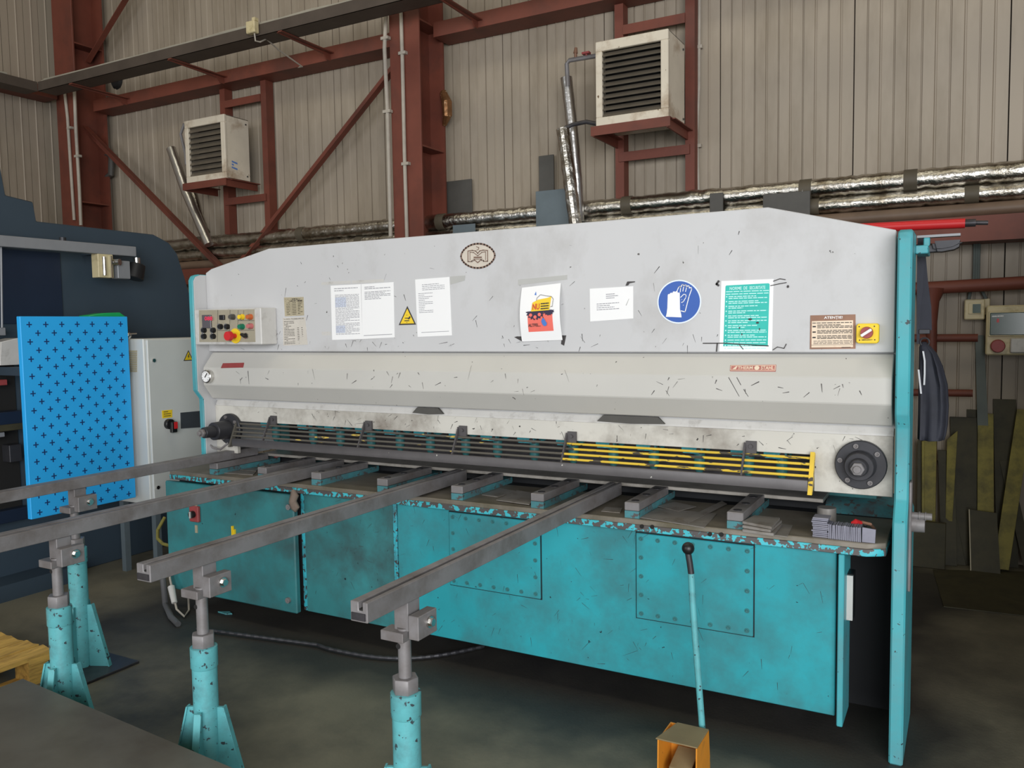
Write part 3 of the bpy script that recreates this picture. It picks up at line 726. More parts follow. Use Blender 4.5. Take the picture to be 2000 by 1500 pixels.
def bezel(px, py, r=.0165):
    p = at(px, py, y=yf); build(MB().cyl((p.x, yf-.001, p.z), (p.x, yf-.008, p.z), r*1.1, r, n=16), 'bezel', 'chrome', CB)
for px, py, m in ((472, 619, 'yellow'), (488, 619, 'orangebtn'), (472, 638, 'greenbtn'), (489, 637, 'pinkbtn'), (454, 619, 'darkgrey')):
    bezel(px, py); button(px, py, M[m], .0125, .03)
for px, py in ((398, 645), (416, 645), (398, 657), (416, 657), (430, 638), (443, 638)):
    bezel(px, py, .017); button(px, py, M['black'], .012, .02, 'selector_knob')
p = at(461, 656, y=yf)
build(MB().cyl((p.x, yf-.002, p.z), (p.x, yf-.006, p.z), .040, n=28), 'emergency_stop_ring', 'yellow', CB)
build(MB().cyl((p.x, yf-.006, p.z), (p.x, yf-.04, p.z), .013, n=14).cyl((p.x, yf-.04, p.z), (p.x, yf-.062, p.z), .026, .024, n=24), 'emergency_stop', 'red', CB)
p = at(482, 656, y=yf); bezel(482, 656, .016)
build(MB().box(-.022, .012, yf-.03, yf-.008, -.006, .006, Matrix.Translation((p.x, 0, p.z)) @ Matrix.Rotation(.5, 4, 'Y')), 'selector_lever', 'black', CB, bev=.002)

# pressure gauge on the folded cover
c = at(408, 735, y=3.228)
GA = build(MB().cyl((c.x, 3.236, c.z), (c.x, 3.205, c.z), .037, n=28), 'pressure_gauge', 'chrome', SH, bev=.003)
build(MB().cyl((c.x, 3.205, c.z), (c.x, 3.2035, c.z), .030, n=28), 'gauge_dial', 'white', GA)
b = MB().box(-.003, .003, 3.2015, 3.2030, -.006, .024, Matrix.Translation((c.x, 0, c.z)) @ Matrix.Rotation(.7, 4, 'Y'))
for k in range(9):
    a = math.radians(-45+k*33.75); b.box(-.001, .001, 3.2022, 3.2032, .022, .027, Matrix.Translation((c.x, 0, c.z)) @ Matrix.Rotation(a-PI/2, 4, 'Y'))
build(b, 'gauge_needle', 'inkdk', GA)
# red labels on the sloping band
def band_pt(px, py):
    # plane of the sloped face between (y 3.305, z 1.476) and (y 3.235, z 1.392)
    d = R_AX*((px-1000)/F_PX)+D_AX*((py-750)/F_PX)+_f
    n = Vector((0, 1.476-1.392, -(3.305-3.235))).normalized(); q = Vector((0, 3.305, 1.476))
    return CAM + d*((q-CAM).dot(n)/d.dot(n)), n*-1
class BandSheet(Sheet):
    def __init__(s, tl, tr, br, bl):
        s.c = [band_pt(*p)[0] for p in (bl, br, tr, tl)]; s.bow = 0; s.fn = None
        s.n = (s.c[1]-s.c[0]).cross(s.c[3]-s.c[0]).normalized()
s = BandSheet((436, 710), (477, 709), (475, 718), (432, 719))
build(s.base(MB(), .003), 'blank_label', 'redlabel', SH)
s = BandSheet((1427, 714), (1516, 713), (1515, 726), (1426, 725))
LB = build(s.base(MB(), .003), 'name_label', 'redtag', SH)
b = MB(); s.poly(b, [(.05, .25), (.13, .25), (.16, .8), (.13, .8)], .0036); s.text(b, 'THERM', .17, .26, .5, .76, .0036); s.text(b, 'STAHL', .68, .22, .96, .8, .0036)
s.poly(b, circ(.59, .5, .055, .34), .0036); s.stroke(b, [(.015, .1), (.985, .1), (.985, .9), (.015, .9)], .0022, .0036, True)
build(b, 'label_print', 'creamplate', LB)

YP = 3.29   # face of the upper panel
# emblem
s = Sheet((901, 477), (967, 475), (967, 523), (901, 524), y=YP)
lens = [(0, .5)]+[(.5-.5*math.cos(PI*i/16), .5+.5*math.sin(PI*i/16)**1.15) for i in range(1, 16)]+[(1, .5)]+[(.5+.5*math.cos(PI*i/16), .5-.5*math.sin(PI*i/16)**1.15) for i in range(1, 16)]
EM = build(s.poly(MB(), lens, .0015), 'maker_emblem', 'emblem', SH, label='oval beige emblem with an open book shaped M')
build(s.stroke(MB(), lens, .008, .003, True), 'emblem_rim', 'emblemrim', EM)
b = MB()
bookL = [(.5, .60), (.44, .70), (.34, .73), (.21, .71), (.21, .27), (.33, .27), (.33, .31)]
s.stroke(b, bookL, .0045, .003); s.stroke(b, [(1-u, v) for u, v in bookL], .0045, .003)
s.stroke(b, [(.33, .31), (.38, .30), (.40, .34)], .0035, .003); s.stroke(b, [(.67, .31), (.62, .30), (.60, .34)], .0035, .003)
s.stroke(b, [(.27, .66), (.27, .33)], .003, .003); s.stroke(b, [(.73, .66), (.73, .33)], .003, .003)
s.stroke(b, [(.40, .34), (.5, .22), (.60, .34)], .0045, .003)
s.stroke(b, [(.27, .66), (.38, .64), (.5, .50), (.62, .64), (.73, .66)], .0035, .003)
s.rect(b, .38, .40, .62, .47, .003); s.stroke(b, [(.36, .36), (.64, .36)], .003, .003); s.stroke(b, [(.46, .88), (.53, .84), (.52, .76), (.47, .74)], .003, .003)
build(b, 'emblem_book', 'emblemrim', EM)
# riveted data plates
s = Sheet((555, 581), (593, 580), (594, 616), (557, 618), y=YP)
p = build(s.base(MB(), .002), 'data_plate', 'tan', SH)
b = MB(); s.lines(b, .06, .94, .90, .80, 2, .05); s.lines(b, .1, .3, .7, .1, 8, .03); s.lines(b, .4, .62, .7, .1, 8, .03); s.lines(b, .7, .94, .82, .12, 9, .035)
for u in (.35, .66): s.stroke(b, [(u, .06), (u, .78)], .0012)
s.stroke(b, [(.03, .03), (.97, .03), (.97, .97), (.03, .97)], .0015, .002, True); build(b, 'plate_print', 'inkdk', p)
s = Sheet((553, 621), (596, 619), (601, 673), (554, 675), y=YP)
p = build(s.base(MB(), .002), 'data_plate', 'tanpale', SH)
b = MB(); s.text(b, 'PORTATA UTILIZAREA MASINII', .03, .925, .93, .97); s.lines(b, .05, .5, .86, .06, 15, .018, .5); s.lines(b, .62, .7, .62, .06, 10, .02, 1); s.lines(b, .8, .86, .62, .3, 6, .02, 1)
build(b, 'plate_print', 'inkdk', p)
s = Sheet((1583, 616), (1671, 614), (1671, 681), (1582, 682), y=YP)
p = build(s.base(MB(), .003), 'warning_plate', 'brownplate', SH, label='tarnished brass warning plate headed ATENȚIE')
b = MB(); s.rect(b, .035, .05, .95, .83, .0036); build(b, 'plate_field', 'creamplate', p)
b = MB(); s.text(b, 'ATENȚIE!', .31, .865, .72, .965, .0038); build(b, 'plate_heading', 'white', p)
b = MB(); s.lines(b, .05, .92, .77, .76, 1, .022, 1, .0042)
for v in (.66, .5, .34):
    s.lines(b, .16, .93, v+.05, v-.03, 3, .02, .9, .0042); s.rect(b, .055, v-.015, .13, v+.025, .0042)
s.lines(b, .08, .92, .24, .16, 3, .014, .9, .0042); s.stroke(b, [(.035, .12), (.95, .12)], .0012, .0042); s.lines(b, .7, .9, .045, .04, 1, .02, 1, .0042)
build(b, 'plate_print', 'inkdk', p)
# yellow emergency switch
s = Sheet((1674, 634), (1712, 633), (1713, 668), (1675, 669), y=YP-.035)
cs = s.c; cx = (cs[0].x+cs[1].x)/2; cz = (cs[0].z+cs[3].z)/2; hw = .038; hh = .036
rr = [(cx+sx*(hw-.008)+.008*math.cos(a), cz+sz*(hh-.008)+.008*math.sin(a)) for sx, sz, a0 in ((1, 1, 0), (-1, 1, PI/2), (-1, -1, PI), (1, -1, 3*PI/2)) for a in (a0, a0+PI/4, a0+PI/2)]
ES = build(MB().prism(rr, 'y', YP-.035, YP), 'main_switch', 'yellow', SH, bev=.003, label='yellow main switch with a dark red knob')
build(MB().cyl((cx-.002, YP-.035, cz+.003), (cx-.002, YP-.05, cz+.003), .022, .020, n=24), 'switch_knob', 'redlabel', ES)
build(MB().box(-.021, .021, YP-.064, YP-.05, -.005, .005, Matrix.Translation((cx-.002, 0, cz+.003)) @ Matrix.Rotation(-.6, 4, 'Y')), 'switch_grip', 'white', ES, bev=.002)
b = MB(); s.text(b, 'EMERGENCY', .22, .10, .78, .17, .0015)
for u in (.11, .89):
    for v in (.13, .88): s.poly(b, circ(u, v, .035, .04, 10), .0015)
build(b, 'switch_print', 'inkdk', ES)

# hand written scratches, long ink lines on the cover
b = MB()
s = Sheet((1400, 700), (1500, 700), (1500, 800), (1400, 800), y=3.2330)
for a, c in (((1423, 737), (1447, 780)), ((1439, 737), (1447, 752)), ((1452, 760), (1465, 780))):
    p = at(*a, y=3.2325); q = at(*c, y=3.2325); m = Vector((.0012, 0, 0)); b.add([p-m, q-m, q+m, p+m], [(0, 1, 2, 3)])
build(b, 'ink_lines', 'inkdk', SH)
# dark scratches on the upper panel and cover, each a thin streak
b = MB(); rs = random.Random(3)
for _ in range(230):
    x = rs.uniform(-3.6, -.3); z = rs.choice([rs.uniform(1.50, 1.95), rs.uniform(1.50, 1.95), rs.uniform(1.302, 1.388), rs.uniform(1.10, 1.165)])
    y = YP-.0006 if z > 1.48 else (3.2335-(1.392-z)*-.0-.0022 if z > 1.29 else 3.3192)
    if 1.48 < z: z = rs.choice([rs.uniform(1.49, 1.56), rs.uniform(1.56, 1.95)])
    l = rs.uniform(.004, .036)*(2 if rs.random() < .06 else 1); a = rs.gauss(1.1, .9); wd = rs.uniform(.0008, .0036); d = Vector((math.cos(a), 0, math.sin(a)))*l/2; m = Vector((-math.sin(a), 0, math.cos(a)))*wd/2
    p = Vector((x, y, z)); b.add([p-d-m*.4, p+d-m, p+d+m, p-d+m*.4], [(0, 1, 2, 3)])
build(b, 'scratches', 'inkdk', SH, kind='stuff')
b = MB(); rs = random.Random(8)
for _ in range(130):
    x = rs.uniform(-3.0, -.42); z = rs.uniform(.14, .74); y = 3.1992 if x > -2.41 else 3.2042
    if -2.12 < x < -1.61 and z > .37 or -1.2 < x < -.69 and z > .36: y = 3.1872
    if -2.45 < x < -2.40: continue
    l = rs.uniform(.006, .045)*(2.5 if rs.random() < .06 else 1); a = rs.gauss(1.3, .7); wd = rs.uniform(.0008, .0022); d = Vector((math.cos(a), 0, math.sin(a)))*l/2; m = Vector((-math.sin(a), 0, math.cos(a)))*wd/2
    p = Vector((x, y, z)); b.add([p-d-m*.4, p+d-m, p+d+m, p-d+m*.4], [(0, 1, 2, 3)])
build(b, 'scratches', 'tapedk', SH, kind='stuff')

# ================================================================= NOTICES ON THE SHEAR
def notice(name, label, cat, quad, m='white', fn=None, bow=0.0, nv=1, group=None, y=YP):
    s = Sheet(*quad, y=y-.0008, fn=fn, bow=bow)
    o = build(s.base(MB(), .0012, 6 if nv > 1 else 1, nv), name, m, label=label, cat=cat, group=group)
    return s, o
rs = random.Random(11)
s, o = notice('paper_notice', 'left of two white printed sheets taped side by side on the shear', 'notice', ((646, 558), (705, 555), (708, 662), (649, 664)))
b = MB(); s.lines(b, .12, .9, .94, .90, 2, .012, .5, rnd=rs); s.lines(b, .14, .93, .82, .10, 30, .009, .8, rnd=rs); build(b, 'print', 'ink', o)
for q in ((.14, .60, .5, .78), (.14, .13, .45, .26)): build(s.rect(MB(), *q, .0016), 'tint_block', 'inkblue', o)
b = MB(); q = Sheet((628, 551), (685, 548), (685, 554), (628, 557), y=YP); q.base(b, .0008); q = Sheet((628, 648), (647, 648), (647, 655), (629, 655), y=YP); q.base(b, .0008); build(b, 'tape', 'boxgrey', o)
s, o = notice('paper_notice', 'right of two white printed sheets taped side by side, left of the yellow triangle', 'notice', ((706, 555), (769, 551), (771, 659), (708, 662)))
b = MB(); s.lines(b, .1, .9, .94, .91, 2, .012, .5, rnd=rs); s.lines(b, .1, .9, .85, .72, 6, .01, .7, rnd=rs); s.rect(b, .05, .055, .93, .065); build(b, 'print', 'ink', o)
b = MB(); q = Sheet((688, 548), (750, 545), (750, 551), (688, 554), y=YP); q.base(b, .0008); build(b, 'tape', 'boxgrey', o)
s, o = notice('paper_notice', 'single white printed sheet right of the yellow triangle', 'notice', ((811, 546), (878, 541), (883, 655), (816, 658)))
b = MB(); s.lines(b, .2, .85, .90, .81, 4, .009, .6, rnd=rs); s.lines(b, .08, .5, .75, .42, 12, .009, .5, rnd=rs); s.rect(b, .12, .07, .92, .078); build(b, 'print', 'ink', o)
b = MB(); q = Sheet((879, 540), (909, 538), (908, 548), (880, 556), y=YP); q.base(b, .0009); build(b, 'tape', 'tape', o)
s, o = notice('paper_notice', 'small white landscape sheet with few typed lines left of the blue glove sign', 'notice', ((1152, 564), (1237, 559), (1237, 622), (1153, 628)))
b = MB(); s.lines(b, .38, .66, .80, .68, 3, .022, .4, rnd=rs); s.lines(b, .16, .68, .52, .34, 4, .02, .5, rnd=rs); build(b, 'print', 'ink', o)
b = MB(); s.poly(b, [(.83, .42), (.85, .42), (.91, .62), (.90, .62)]); build(b, 'crease', 'tape', o)
b = MB(); q = Sheet((1222, 550), (1241, 549), (1240, 554), (1222, 559), y=YP); q.poly(b, [(0, .1), (.3, 0), (.45, .5), (1, .55), (1, .9), (.2, 1)], .003); build(b, 'tape_scrap', 'tapedk', o)
# warning triangle
s = Sheet((779, 598), (813, 597), (813, 634), (779, 635), y=YP)
o = build(s.poly(MB(), [(0, 0), (1, 0), (.5, 1)], .0015), 'warning_triangle', 'inkdk', label='yellow and black cutting hazard triangle between two white sheets', cat='sign')
build(s.poly(MB(), [(.10, .07), (.90, .07), (.5, .86)], .0022), 'yellow_field', 'yellow', o)
b = MB(); s.poly(b, [(.36, .38), (.58, .38), (.64, .46), (.70, .42), (.66, .32), (.56, .28), (.54, .33), (.36, .34)], .003); s.rect(b, .34, .20, .62, .245, .003)
s.poly(b, [(.44, .12), (.52, .12), (.48, .155)], .003); s.poly(b, [(.44, .53), (.52, .53), (.48, .495)], .003); build(b, 'hand_symbol', 'inkdk', o)
# NU poster, bowed off the panel
fn = lambda u, v: .002+.021*math.sin(PI*max(0, min(1, v))) + .004*(1-v)
s, o = notice('safety_poster', 'white safety poster with red field and NU on yellow, bowed off the shear', 'poster', ((1020, 562), (1096, 553), (1100, 664), (1021, 667)), fn=fn, nv=14)
b = MB(); n = 10
for i in range(n):
    v0 = .17+.35*i/n; v1 = .17+.35*(i+1)/n; s.rect(b, .20, v0, .82, v1, .002)
build(b, 'red_field', 'salmon', o)
b = MB()
def gear(cx, cy, r, a0, a1, teeth):
    pts = []
    for i in range(teeth*4+1):
        a = a0+(a1-a0)*i/(teeth*4); k = r*(1.0 if (i//2) % 2 else 1.16); pts.append((cx+k*math.cos(a), cy+k*.69*math.sin(a)))
    return pts
s.poly(b, gear(.40, .54, .20, PI, 2*PI, 9)+[(.40, .54)], .005); s.poly(b, gear(.74, .54, .12, PI, 2*PI, 7)+[(.74, .54)], .005); s.rect(b, .2, .515, .82, .545, .005)
build(b, 'gears', 'navy', o)
b = MB()
for u, v in ((.29, .475), (.40, .435), (.51, .475)): s.poly(b, circ(u, v, .042, .032, 12), .0065)
build(b, 'gear_holes', 'salmon', o)
b = MB(); s.poly(b, [(.30, .54), (.76, .54), (.80, .78), (.70, .76), (.48, .745), (.33, .70)], .0065); build(b, 'yellow_panel', 'yellow', o)
b = MB(); s.text(b, 'NU', .345, .565, .52, .675, .0095); build(b, 'nu_lettering', 'red', o)
b = MB(); s.lines(b, .55, .75, .665, .575, 3, .022, .9, .009, rs); s.text(b, 'ALTFEL...', .22, .262, .53, .318, .007)
s.stroke(b, [(.42, .70), (.44, .78), (.52, .83), (.66, .80), (.80, .78)], .0018, .006); s.stroke(b, [(.80, .78), (.85, .73), (.83, .60), (.79, .60)], .0018, .006)
s.stroke(b, [(.585, .50), (.585, .44), (.60, .40)], .003, .004); build(b, 'poster_lettering', 'inkdk', o)
b = MB(); s.poly(b, [(.585, .41), (.62, .40), (.685, .31), (.67, .27), (.61, .26), (.57, .30), (.55, .35)], .007); s.poly(b, [(.36, .84), (.41, .83), (.39, .90)], .004); build(b, 'hand_drawing', 'handblue', o)
b = MB(); q = Sheet((1012, 546), (1108, 537), (1108, 546), (1012, 557), y=YP); q.base(b, .0009); build(b, 'top_tape', 'tape', o)
b = MB(); q = Sheet((1005, 657), (1022, 657), (1022, 668), (1005, 664), y=YP); q.poly(b, [(0, .8), (.3, 1), (1, 1), (1, 0)], .003); q = Sheet((1098, 655), (1106, 655), (1102, 675), (1096, 672), y=YP); q.base(b, .002); build(b, 'tape_scrap', 'tapedk', o)
# glove sign
s = Sheet((1284, 547), (1370, 546), (1370, 631), (1284, 633), y=YP)
o = build(s.poly(MB(), circ(.5, .5, .5, .5, 48), .0016), 'glove_sign', 'rimblue', label='round blue sign with two white protective gloves', cat='sign')
build(s.poly(MB(), circ(.5, .5, .47, .47, 48), .0024), 'blue_field', 'signblue', o)
b = MB()
s.poly(b, [(.20, .16), (.34, .155), (.56, .14), (.555, .20), (.525, .33), (.52, .70), (.50, .715), (.475, .70), (.47, .735), (.44, .745), (.415, .725), (.40, .74), (.37, .735), (.35, .70), (.33, .71), (.30, .70), (.285, .675), (.26, .68), (.245, .655), (.235, .36), (.22, .24)], .0032)
out = [(.46, .75), (.50, .84), (.53, .85), (.54, .82), (.57, .89), (.60, .89), (.61, .85), (.635, .88), (.665, .88), (.675, .83), (.70, .86), (.73, .855), (.735, .81), (.77, .82), (.79, .79), (.73, .62), (.64, .265), (.55, .29)]
s.stroke(b, out, .0035, .0032); s.stroke(b, [(.54, .82), (.53, .72)], .003, .0032); s.stroke(b, [(.61, .85), (.59, .74)], .003, .0032); s.stroke(b, [(.675, .83), (.65, .73)], .003, .0032)
s.stroke(b, [(.54, .60), (.61, .67), (.66, .66), (.66, .60), (.60, .50), (.56, .48)], .003, .0032)
for u, v in ((.565, .55), (.60, .42), (.585, .50)): s.poly(b, circ(u, v, .008, .008, 8), .0032)
build(b, 'gloves', 'white', o)
# green poster
s, o = notice('safety_poster', 'white bordered turquoise poster of safety rules at the right of the shear', 'poster', ((1409, 549), (1511, 545), (1508, 686), (1405, 686)))
build(s.poly(MB(), [(.075, .07), (.90, .07), (.92, .08), (.93, .93), (.91, .945), (.10, .935), (.085, .92)], .0016), 'green_field', 'green', o)
b = MB(); s.text(b, 'NORME', .17, .868, .40, .912, .0024); s.text(b, 'DE', .44, .868, .51, .912, .0024); s.text(b, 'SECURITATE', .55, .868, .85, .912, .0024)
s.lines(b, .10, .92, .845, .81, 2, .012, .8, .0024, rs); v = .775
for k in range(13):
    s.poly(b, circ(.115, v, .014, .011, 8), .0024); m = 2 if k < 9 else 1
    s.lines(b, .155, .89, v, v-.026, m, .0125, .45, .0024, rs); v -= .030*m+.0085
build(b, 'rule_lines', 'mint', o)
b = MB(); s.stroke(b, [(-.32, .115), (.12, .115), (.38, .10), (.70, .085), (.93, .075)], .004, .0035); s.stroke(b, [(-.04, .115), (-.05, .0)], .005, .0035); s.stroke(b, [(.38, .10), (.46, .03)], .003, .0035)
for u, v, a in ((.58, .45, .04), (.72, .40, .03), (.38, .33, .012), (.76, .31, .012), (.43, .24, .012)): s.poly(b, circ(u, v, a, .015, 9), .0035)
s.stroke(b, [(1.0, .97), (1.12, 1.0), (1.22, .985)], .003, .0035); s.stroke(b, [(.95, .91), (1.1, .93), (1.24, .945)], .003, .0035); s.poly(b, circ(1.27, .89, .022, .02, 9), .0035)
s.stroke(b, [(-.05, 1.0), (-.09, .96), (-.05, .94)], .008, .0035); s.stroke(b, [(1.02, .02), (1.1, .06), (1.22, .04), (1.26, .10)], .003, .0035)
build(b, 'scuffs', 'tapedk', o, kind='stuff')

# ================================================================= SUPPORT ARMS AND STANDS
def slotted(x0, x1, z0, z1, y0, y1, slot=True):
    w = x1-x0; c = x0+w*.58
    p = [(x0, z0), (x1, z0), (x1, z1), (c+.008, z1), (c+.008, z1-.024), (c-.006, z1-.024), (c-.006, z1), (x0, z1)] if slot else [(x0, z0), (x1, z0), (x1, z1), (x0, z1)]
    return MB().prism(p, 'y', y0, y1)
def arm(label, x0, x1, y0, y1, z0=.81, z1=.866, slot=True):
    t = thing('support_arm', label, 'support arm', ((x0+x1)/2, (y0+y1)/2, z0))
    build(slotted(x0, x1, z0, z1, y0, y1, slot), 'bar', 'steel', t, bev=.002)
    if slot: build(MB().box(x0+(x1-x0)*.58-.0055, x0+(x1-x0)*.58+.0075, y0+.004, y1-.002, z1-.0238, z1-.019), 'slot_bottom', 'dark', t)
    build(MB().box(x0+.006, x1-.006, y0-.004, y0, z0+.006, z1-.030), 'end_cap', 'steeldk', t)
    return t
arm('rightmost slotted steel sheet support arm, ending before the lever', -1.447, -1.389, 1.700, 3.562)
arm('second slotted steel sheet support arm from the right, ending over a turquoise stand', -2.300, -2.235, 1.680, 3.562)
arm('third sheet support arm from the right, running out of the frame at the left edge', -3.122, -3.045, 1.55, 3.562)
arm('leftmost sheet support arm without slot, in front of the blue board', -3.705, -3.640, 1.30, 3.50, .868, .915, False)
def stand(label, x, y, zt, z_arm, w):
    t = thing('stand', label, 'stand', (x, y, 0))
    R = .043
    build(MB().box(x-.20, x+.20, y-.115, y+.16, 0, .012), 'base_plate', 'steeldk', t, bev=.002)
    b = MB().tube([(x, y, .012), (x, y, zt-.075)], R*.97, 24); build(b, 'tube', 'tealstand', t)
    b = MB().tube([(x, y, zt-.075), (x, y, zt-.07), (x, y, zt-.002), (x, y, zt)], [R*.97, R*1.05, R*1.05, R*.98], 24); build(b, 'collar', 'tealstand', t)
    for k in range(4):
        a = PI/4*(2*k+1)-.35; rot = Matrix.Translation((x, y, 0)) @ Matrix.Rotation(a, 4, 'Z')
        b = MB(); pr = [(R*.9, .012), (R*.9, .31), (R+.022, .31), (R+.095, .012)]
        vs = [rot @ Vector((u, dy, v)) for dy in (-.005, .005) for u, v in pr]
        b.add(vs, [(0, 1, 2, 3), (7, 6, 5, 4), (0, 1, 5, 4), (1, 2, 6, 5), (2, 3, 7, 6), (3, 0, 4, 7)])
        c1 = rot @ Vector((R+.022, 0, .31)); 
        vs = [rot @ Vector((u, dy, v)) for u, v in ((R+.018, .312), (R+.024, .312), (R+.097, .012), (R+.091, .012)) for dy in (-.012, .012)]
        b.add(vs, [(0, 1, 3, 2), (2, 3, 5, 4), (4, 5, 7, 6), (6, 7, 1, 0), (0, 2, 4, 6), (1, 3, 5, 7)])
        build(b, 'fin', 'tealstand', t)
    b = MB().prism([(x+.040*math.cos(PI/3*k+.3), y+.040*math.sin(PI/3*k+.3)) for k in range(6)], 'z', zt, zt+.045); build(b, 'jack_nut', 'steel', t, bev=.002)
    zs = z_arm-.11
    b = MB().cyl((x, y, zt), (x, y, zs+.03), .0195, n=18); build(b, 'screw_rod', 'steel', t)
    build(MB().cyl((x-.008, y-.0195, zt+.14), (x-.008, y-.0205, zt+.14), .008, n=12), 'rod_hole', 'dark', t)
    C = build(MB().box(x-.028, x+.022, y-.01, y+.05, zs+.022, z_arm-.001), 'saddle', 'steel', t, bev=.002)
    build(MB().box(x-.06, x+.02, y-.035, y+.02, zs-.005, zs+.024), 'saddle_lug', 'steel', C, bev=.002)
    B = build(MB().box(x+.030, x+.065, y-.02, y+.075, zs+.005, zs+.075), 'clamp_block', 'steel', C, bev=.002)
    build(MB().cyl((x+.065, y+.035, zs+.045), (x+.071, y+.035, zs+.045), .017, n=18).prism([(y+.035+.012*math.cos(PI/3*k), zs+.045+.012*math.sin(PI/3*k)) for k in range(6)], 'x', x+.071, x+.081), 'clamp_bolt', 'chrome', C)
    build(MB().box(x+.02, x+.032, y+.0, y+.06, zs+.03, zs+.06), 'spacer', 'steeldk', C)
    return t
stand('rightmost turquoise jack stand, cut by the bottom edge of the picture', -1.418, 1.90, .538, .81, .058)
stand('turquoise jack stand with chipped paint, second from the right', -2.268, 1.90, .524, .81, .065)
stand('turquoise jack stand by the wooden pallet, foremost of the two at left', -3.075, 1.90, .540, .81, .07)
stand('turquoise jack stand furthest left and back, on a dark base plate', -3.675, 2.37, .585, .868, .065)

# ================================================================= SHEETS AND BLANKS ON THE TABLE
def flat(label, px, z, th, m='sheet', group=None, name='steel_sheet', cat='steel sheet'):
    P = [at(*p, z=z+th) for p in px]
    return build(MB().prism([(p.x, p.y) for p in P], 'z', z, z+th), name, m, label=label, cat=cat, group=group, bev=.0006)
Z0 = .8005
flat('large lower steel offcut between the two rightmost support blocks', [(1250, 1010), (1284, 992), (1400, 1003), (1375, 1030)], Z0, .003)
flat('long steel offcut lying askew over the large one between the two rightmost blocks', [(1333, 1015), (1410, 978), (1420, 984), (1345, 1021), (1382, 1028), (1374, 1030)][:4], Z0+.0035, .002)
flat('small four sided offcut on top of the large one between the two rightmost blocks', [(1282, 988), (1318, 980), (1360, 989), (1325, 998)], Z0+.0035, .0025)
flat('small steel offcut beside the arm, left of the second block from the right', [(1174, 998), (1182, 990), (1216, 992), (1211, 1001)], Z0, .003)
flat('rear one of two steel offcuts between the fifth and sixth blocks', [(941, 966), (976, 953), (1010, 959), (972, 970)], Z0, .003)
flat('front one of two steel offcuts between the fifth and sixth blocks', [(969, 976), (1010, 957), (1050, 964), (1034, 985)], Z0+.0032, .0035)
flat('thin strip offcut on the table end near the leftmost support block', [(432, 923), (450, 917), (500, 922), (494, 927)], Z0, .004)
flat('second thin strip offcut behind the first near the leftmost block', [(452, 916), (470, 912), (505, 915), (500, 920)], Z0, .003)
q = [[(1449, 1037), (1475, 1015), (1548, 1026), (1538, 1048)], [(1450, 1034), (1474, 1012), (1528, 1022), (1511, 1042)], [(1450, 1026), (1472, 1008), (1527, 1016), (1505, 1035)], [(1450, 1018), (1473, 1006), (1523, 1011), (1507, 1029)]]
names = ['lowest and widest', 'second from the bottom', 'second from the top', 'topmost']
z = Z0
for k in range(4):
    th = (.0025, .010, .010, .010)[k]
    flat('thick steel blank right of the rightmost support block, %s of its pile' % names[k], q[k], z, th, group='thick blanks piled beside the rightmost block'); z += th+.0012
# flat pile of small blanks
NUM = 'first second third fourth fifth sixth seventh eighth ninth tenth eleventh twelfth thirteenth fourteenth fifteenth sixteenth seventeenth'.split()
def ORD(k, n, side, first, last): return first if k == 0 else last if k == n-1 else NUM[k]+' from the '+side
a = at(1586, 1047, z=.802); wdt = .056; rs = random.Random(5)
for k in range(11):
    dx = rs.uniform(-.003, .003); dy = rs.uniform(-.003, .003); zz = Z0+k*.0068
    build(MB().box(a.x+dx, a.x+dx+wdt, a.y+dy, a.y+dy+.062, zz, zz+.0052), 'small_blank', 'blank', label='small blank in the flat pile on the table end, %s' % ORD(k, 11, 'bottom', 'lowest', 'topmost'), cat='steel blank', group='flat pile of small blanks', bev=.0006)
# row of small blanks standing on edge
x = at(1619, 1049, z=.802).x
for k in range(18):
    y = a.y-.004-.0004*k; hgt = .052+rs.uniform(-.001, .002); sl = rs.uniform(-.0012, .0012)
    b = MB().prism([(x, Z0), (x+.0046, Z0), (x+.0046+sl, Z0+hgt), (x+sl, Z0+hgt)], 'y', y, y+.06)
    build(b, 'small_blank', 'blank', label='small blank on edge in the standing row on the table, %s' % ORD(k, 18, 'left', 'leftmost', 'rightmost'), cat='steel blank', group='row of small blanks on edge'); x += .0063
bx2 = MB().prism([(x+.001, Z0), (x+.045, Z0), (x+.047, Z0+.050), (x+.002, Z0+.054)], 'y', a.y-.006, a.y+.0)
build(bx2, 'small_blank', 'blank', label='small square blank facing out at the right end of the standing row', cat='steel blank', bev=.0006)
b = MB().prism([(x-.035, Z0), (x-.002, Z0), (x+.03, Z0+.045), (x-.01, Z0+.052)], 'y', a.y+.075, a.y+.08)
c = at(1614, 1000, z=.845)
build(MB().cyl((c.x, c.y+.01, Z0), (c.x, c.y+.01, Z0+.062), .036, n=28), 'steel_disc_stack', 'sheet', label='round steel slug standing behind the flat pile of blanks', cat='slug', bev=.001)
t = thing('hand_tool', 'red handled small tool lying behind the standing blanks', 'tool', tuple(at(1690, 1035, z=.83)))
P = [at(1672, 1021, z=.845), at(1684, 1020, z=.85), at(1700, 1024, z=.845), at(1709, 1034, z=.812)]
build(MB().tube(P, .006, 8), 'blade', 'brownplate', t)
build(MB().tube([at(1664, 1023, z=.846), at(1672, 1021, z=.852), at(1681, 1022, z=.848)], [.008, .015, .009], 10), 'handle', 'red', t)
build(MB().cyl(at(1690, 1033, z=.802), at(1690, 1024, z=.84), .006, n=8), 'tool_leg', 'steeldk', t)
c = at(541, 902, z=.80)
build(MB().cyl((c.x, c.y, Z0), (c.x, c.y, Z0+.05), .020, .017, n=16).ball((c.x, c.y, Z0+.045), .021, 12), 'stop_knob', 'redlabel', label='small dull red knob on the table behind the second block from left', cat='knob')

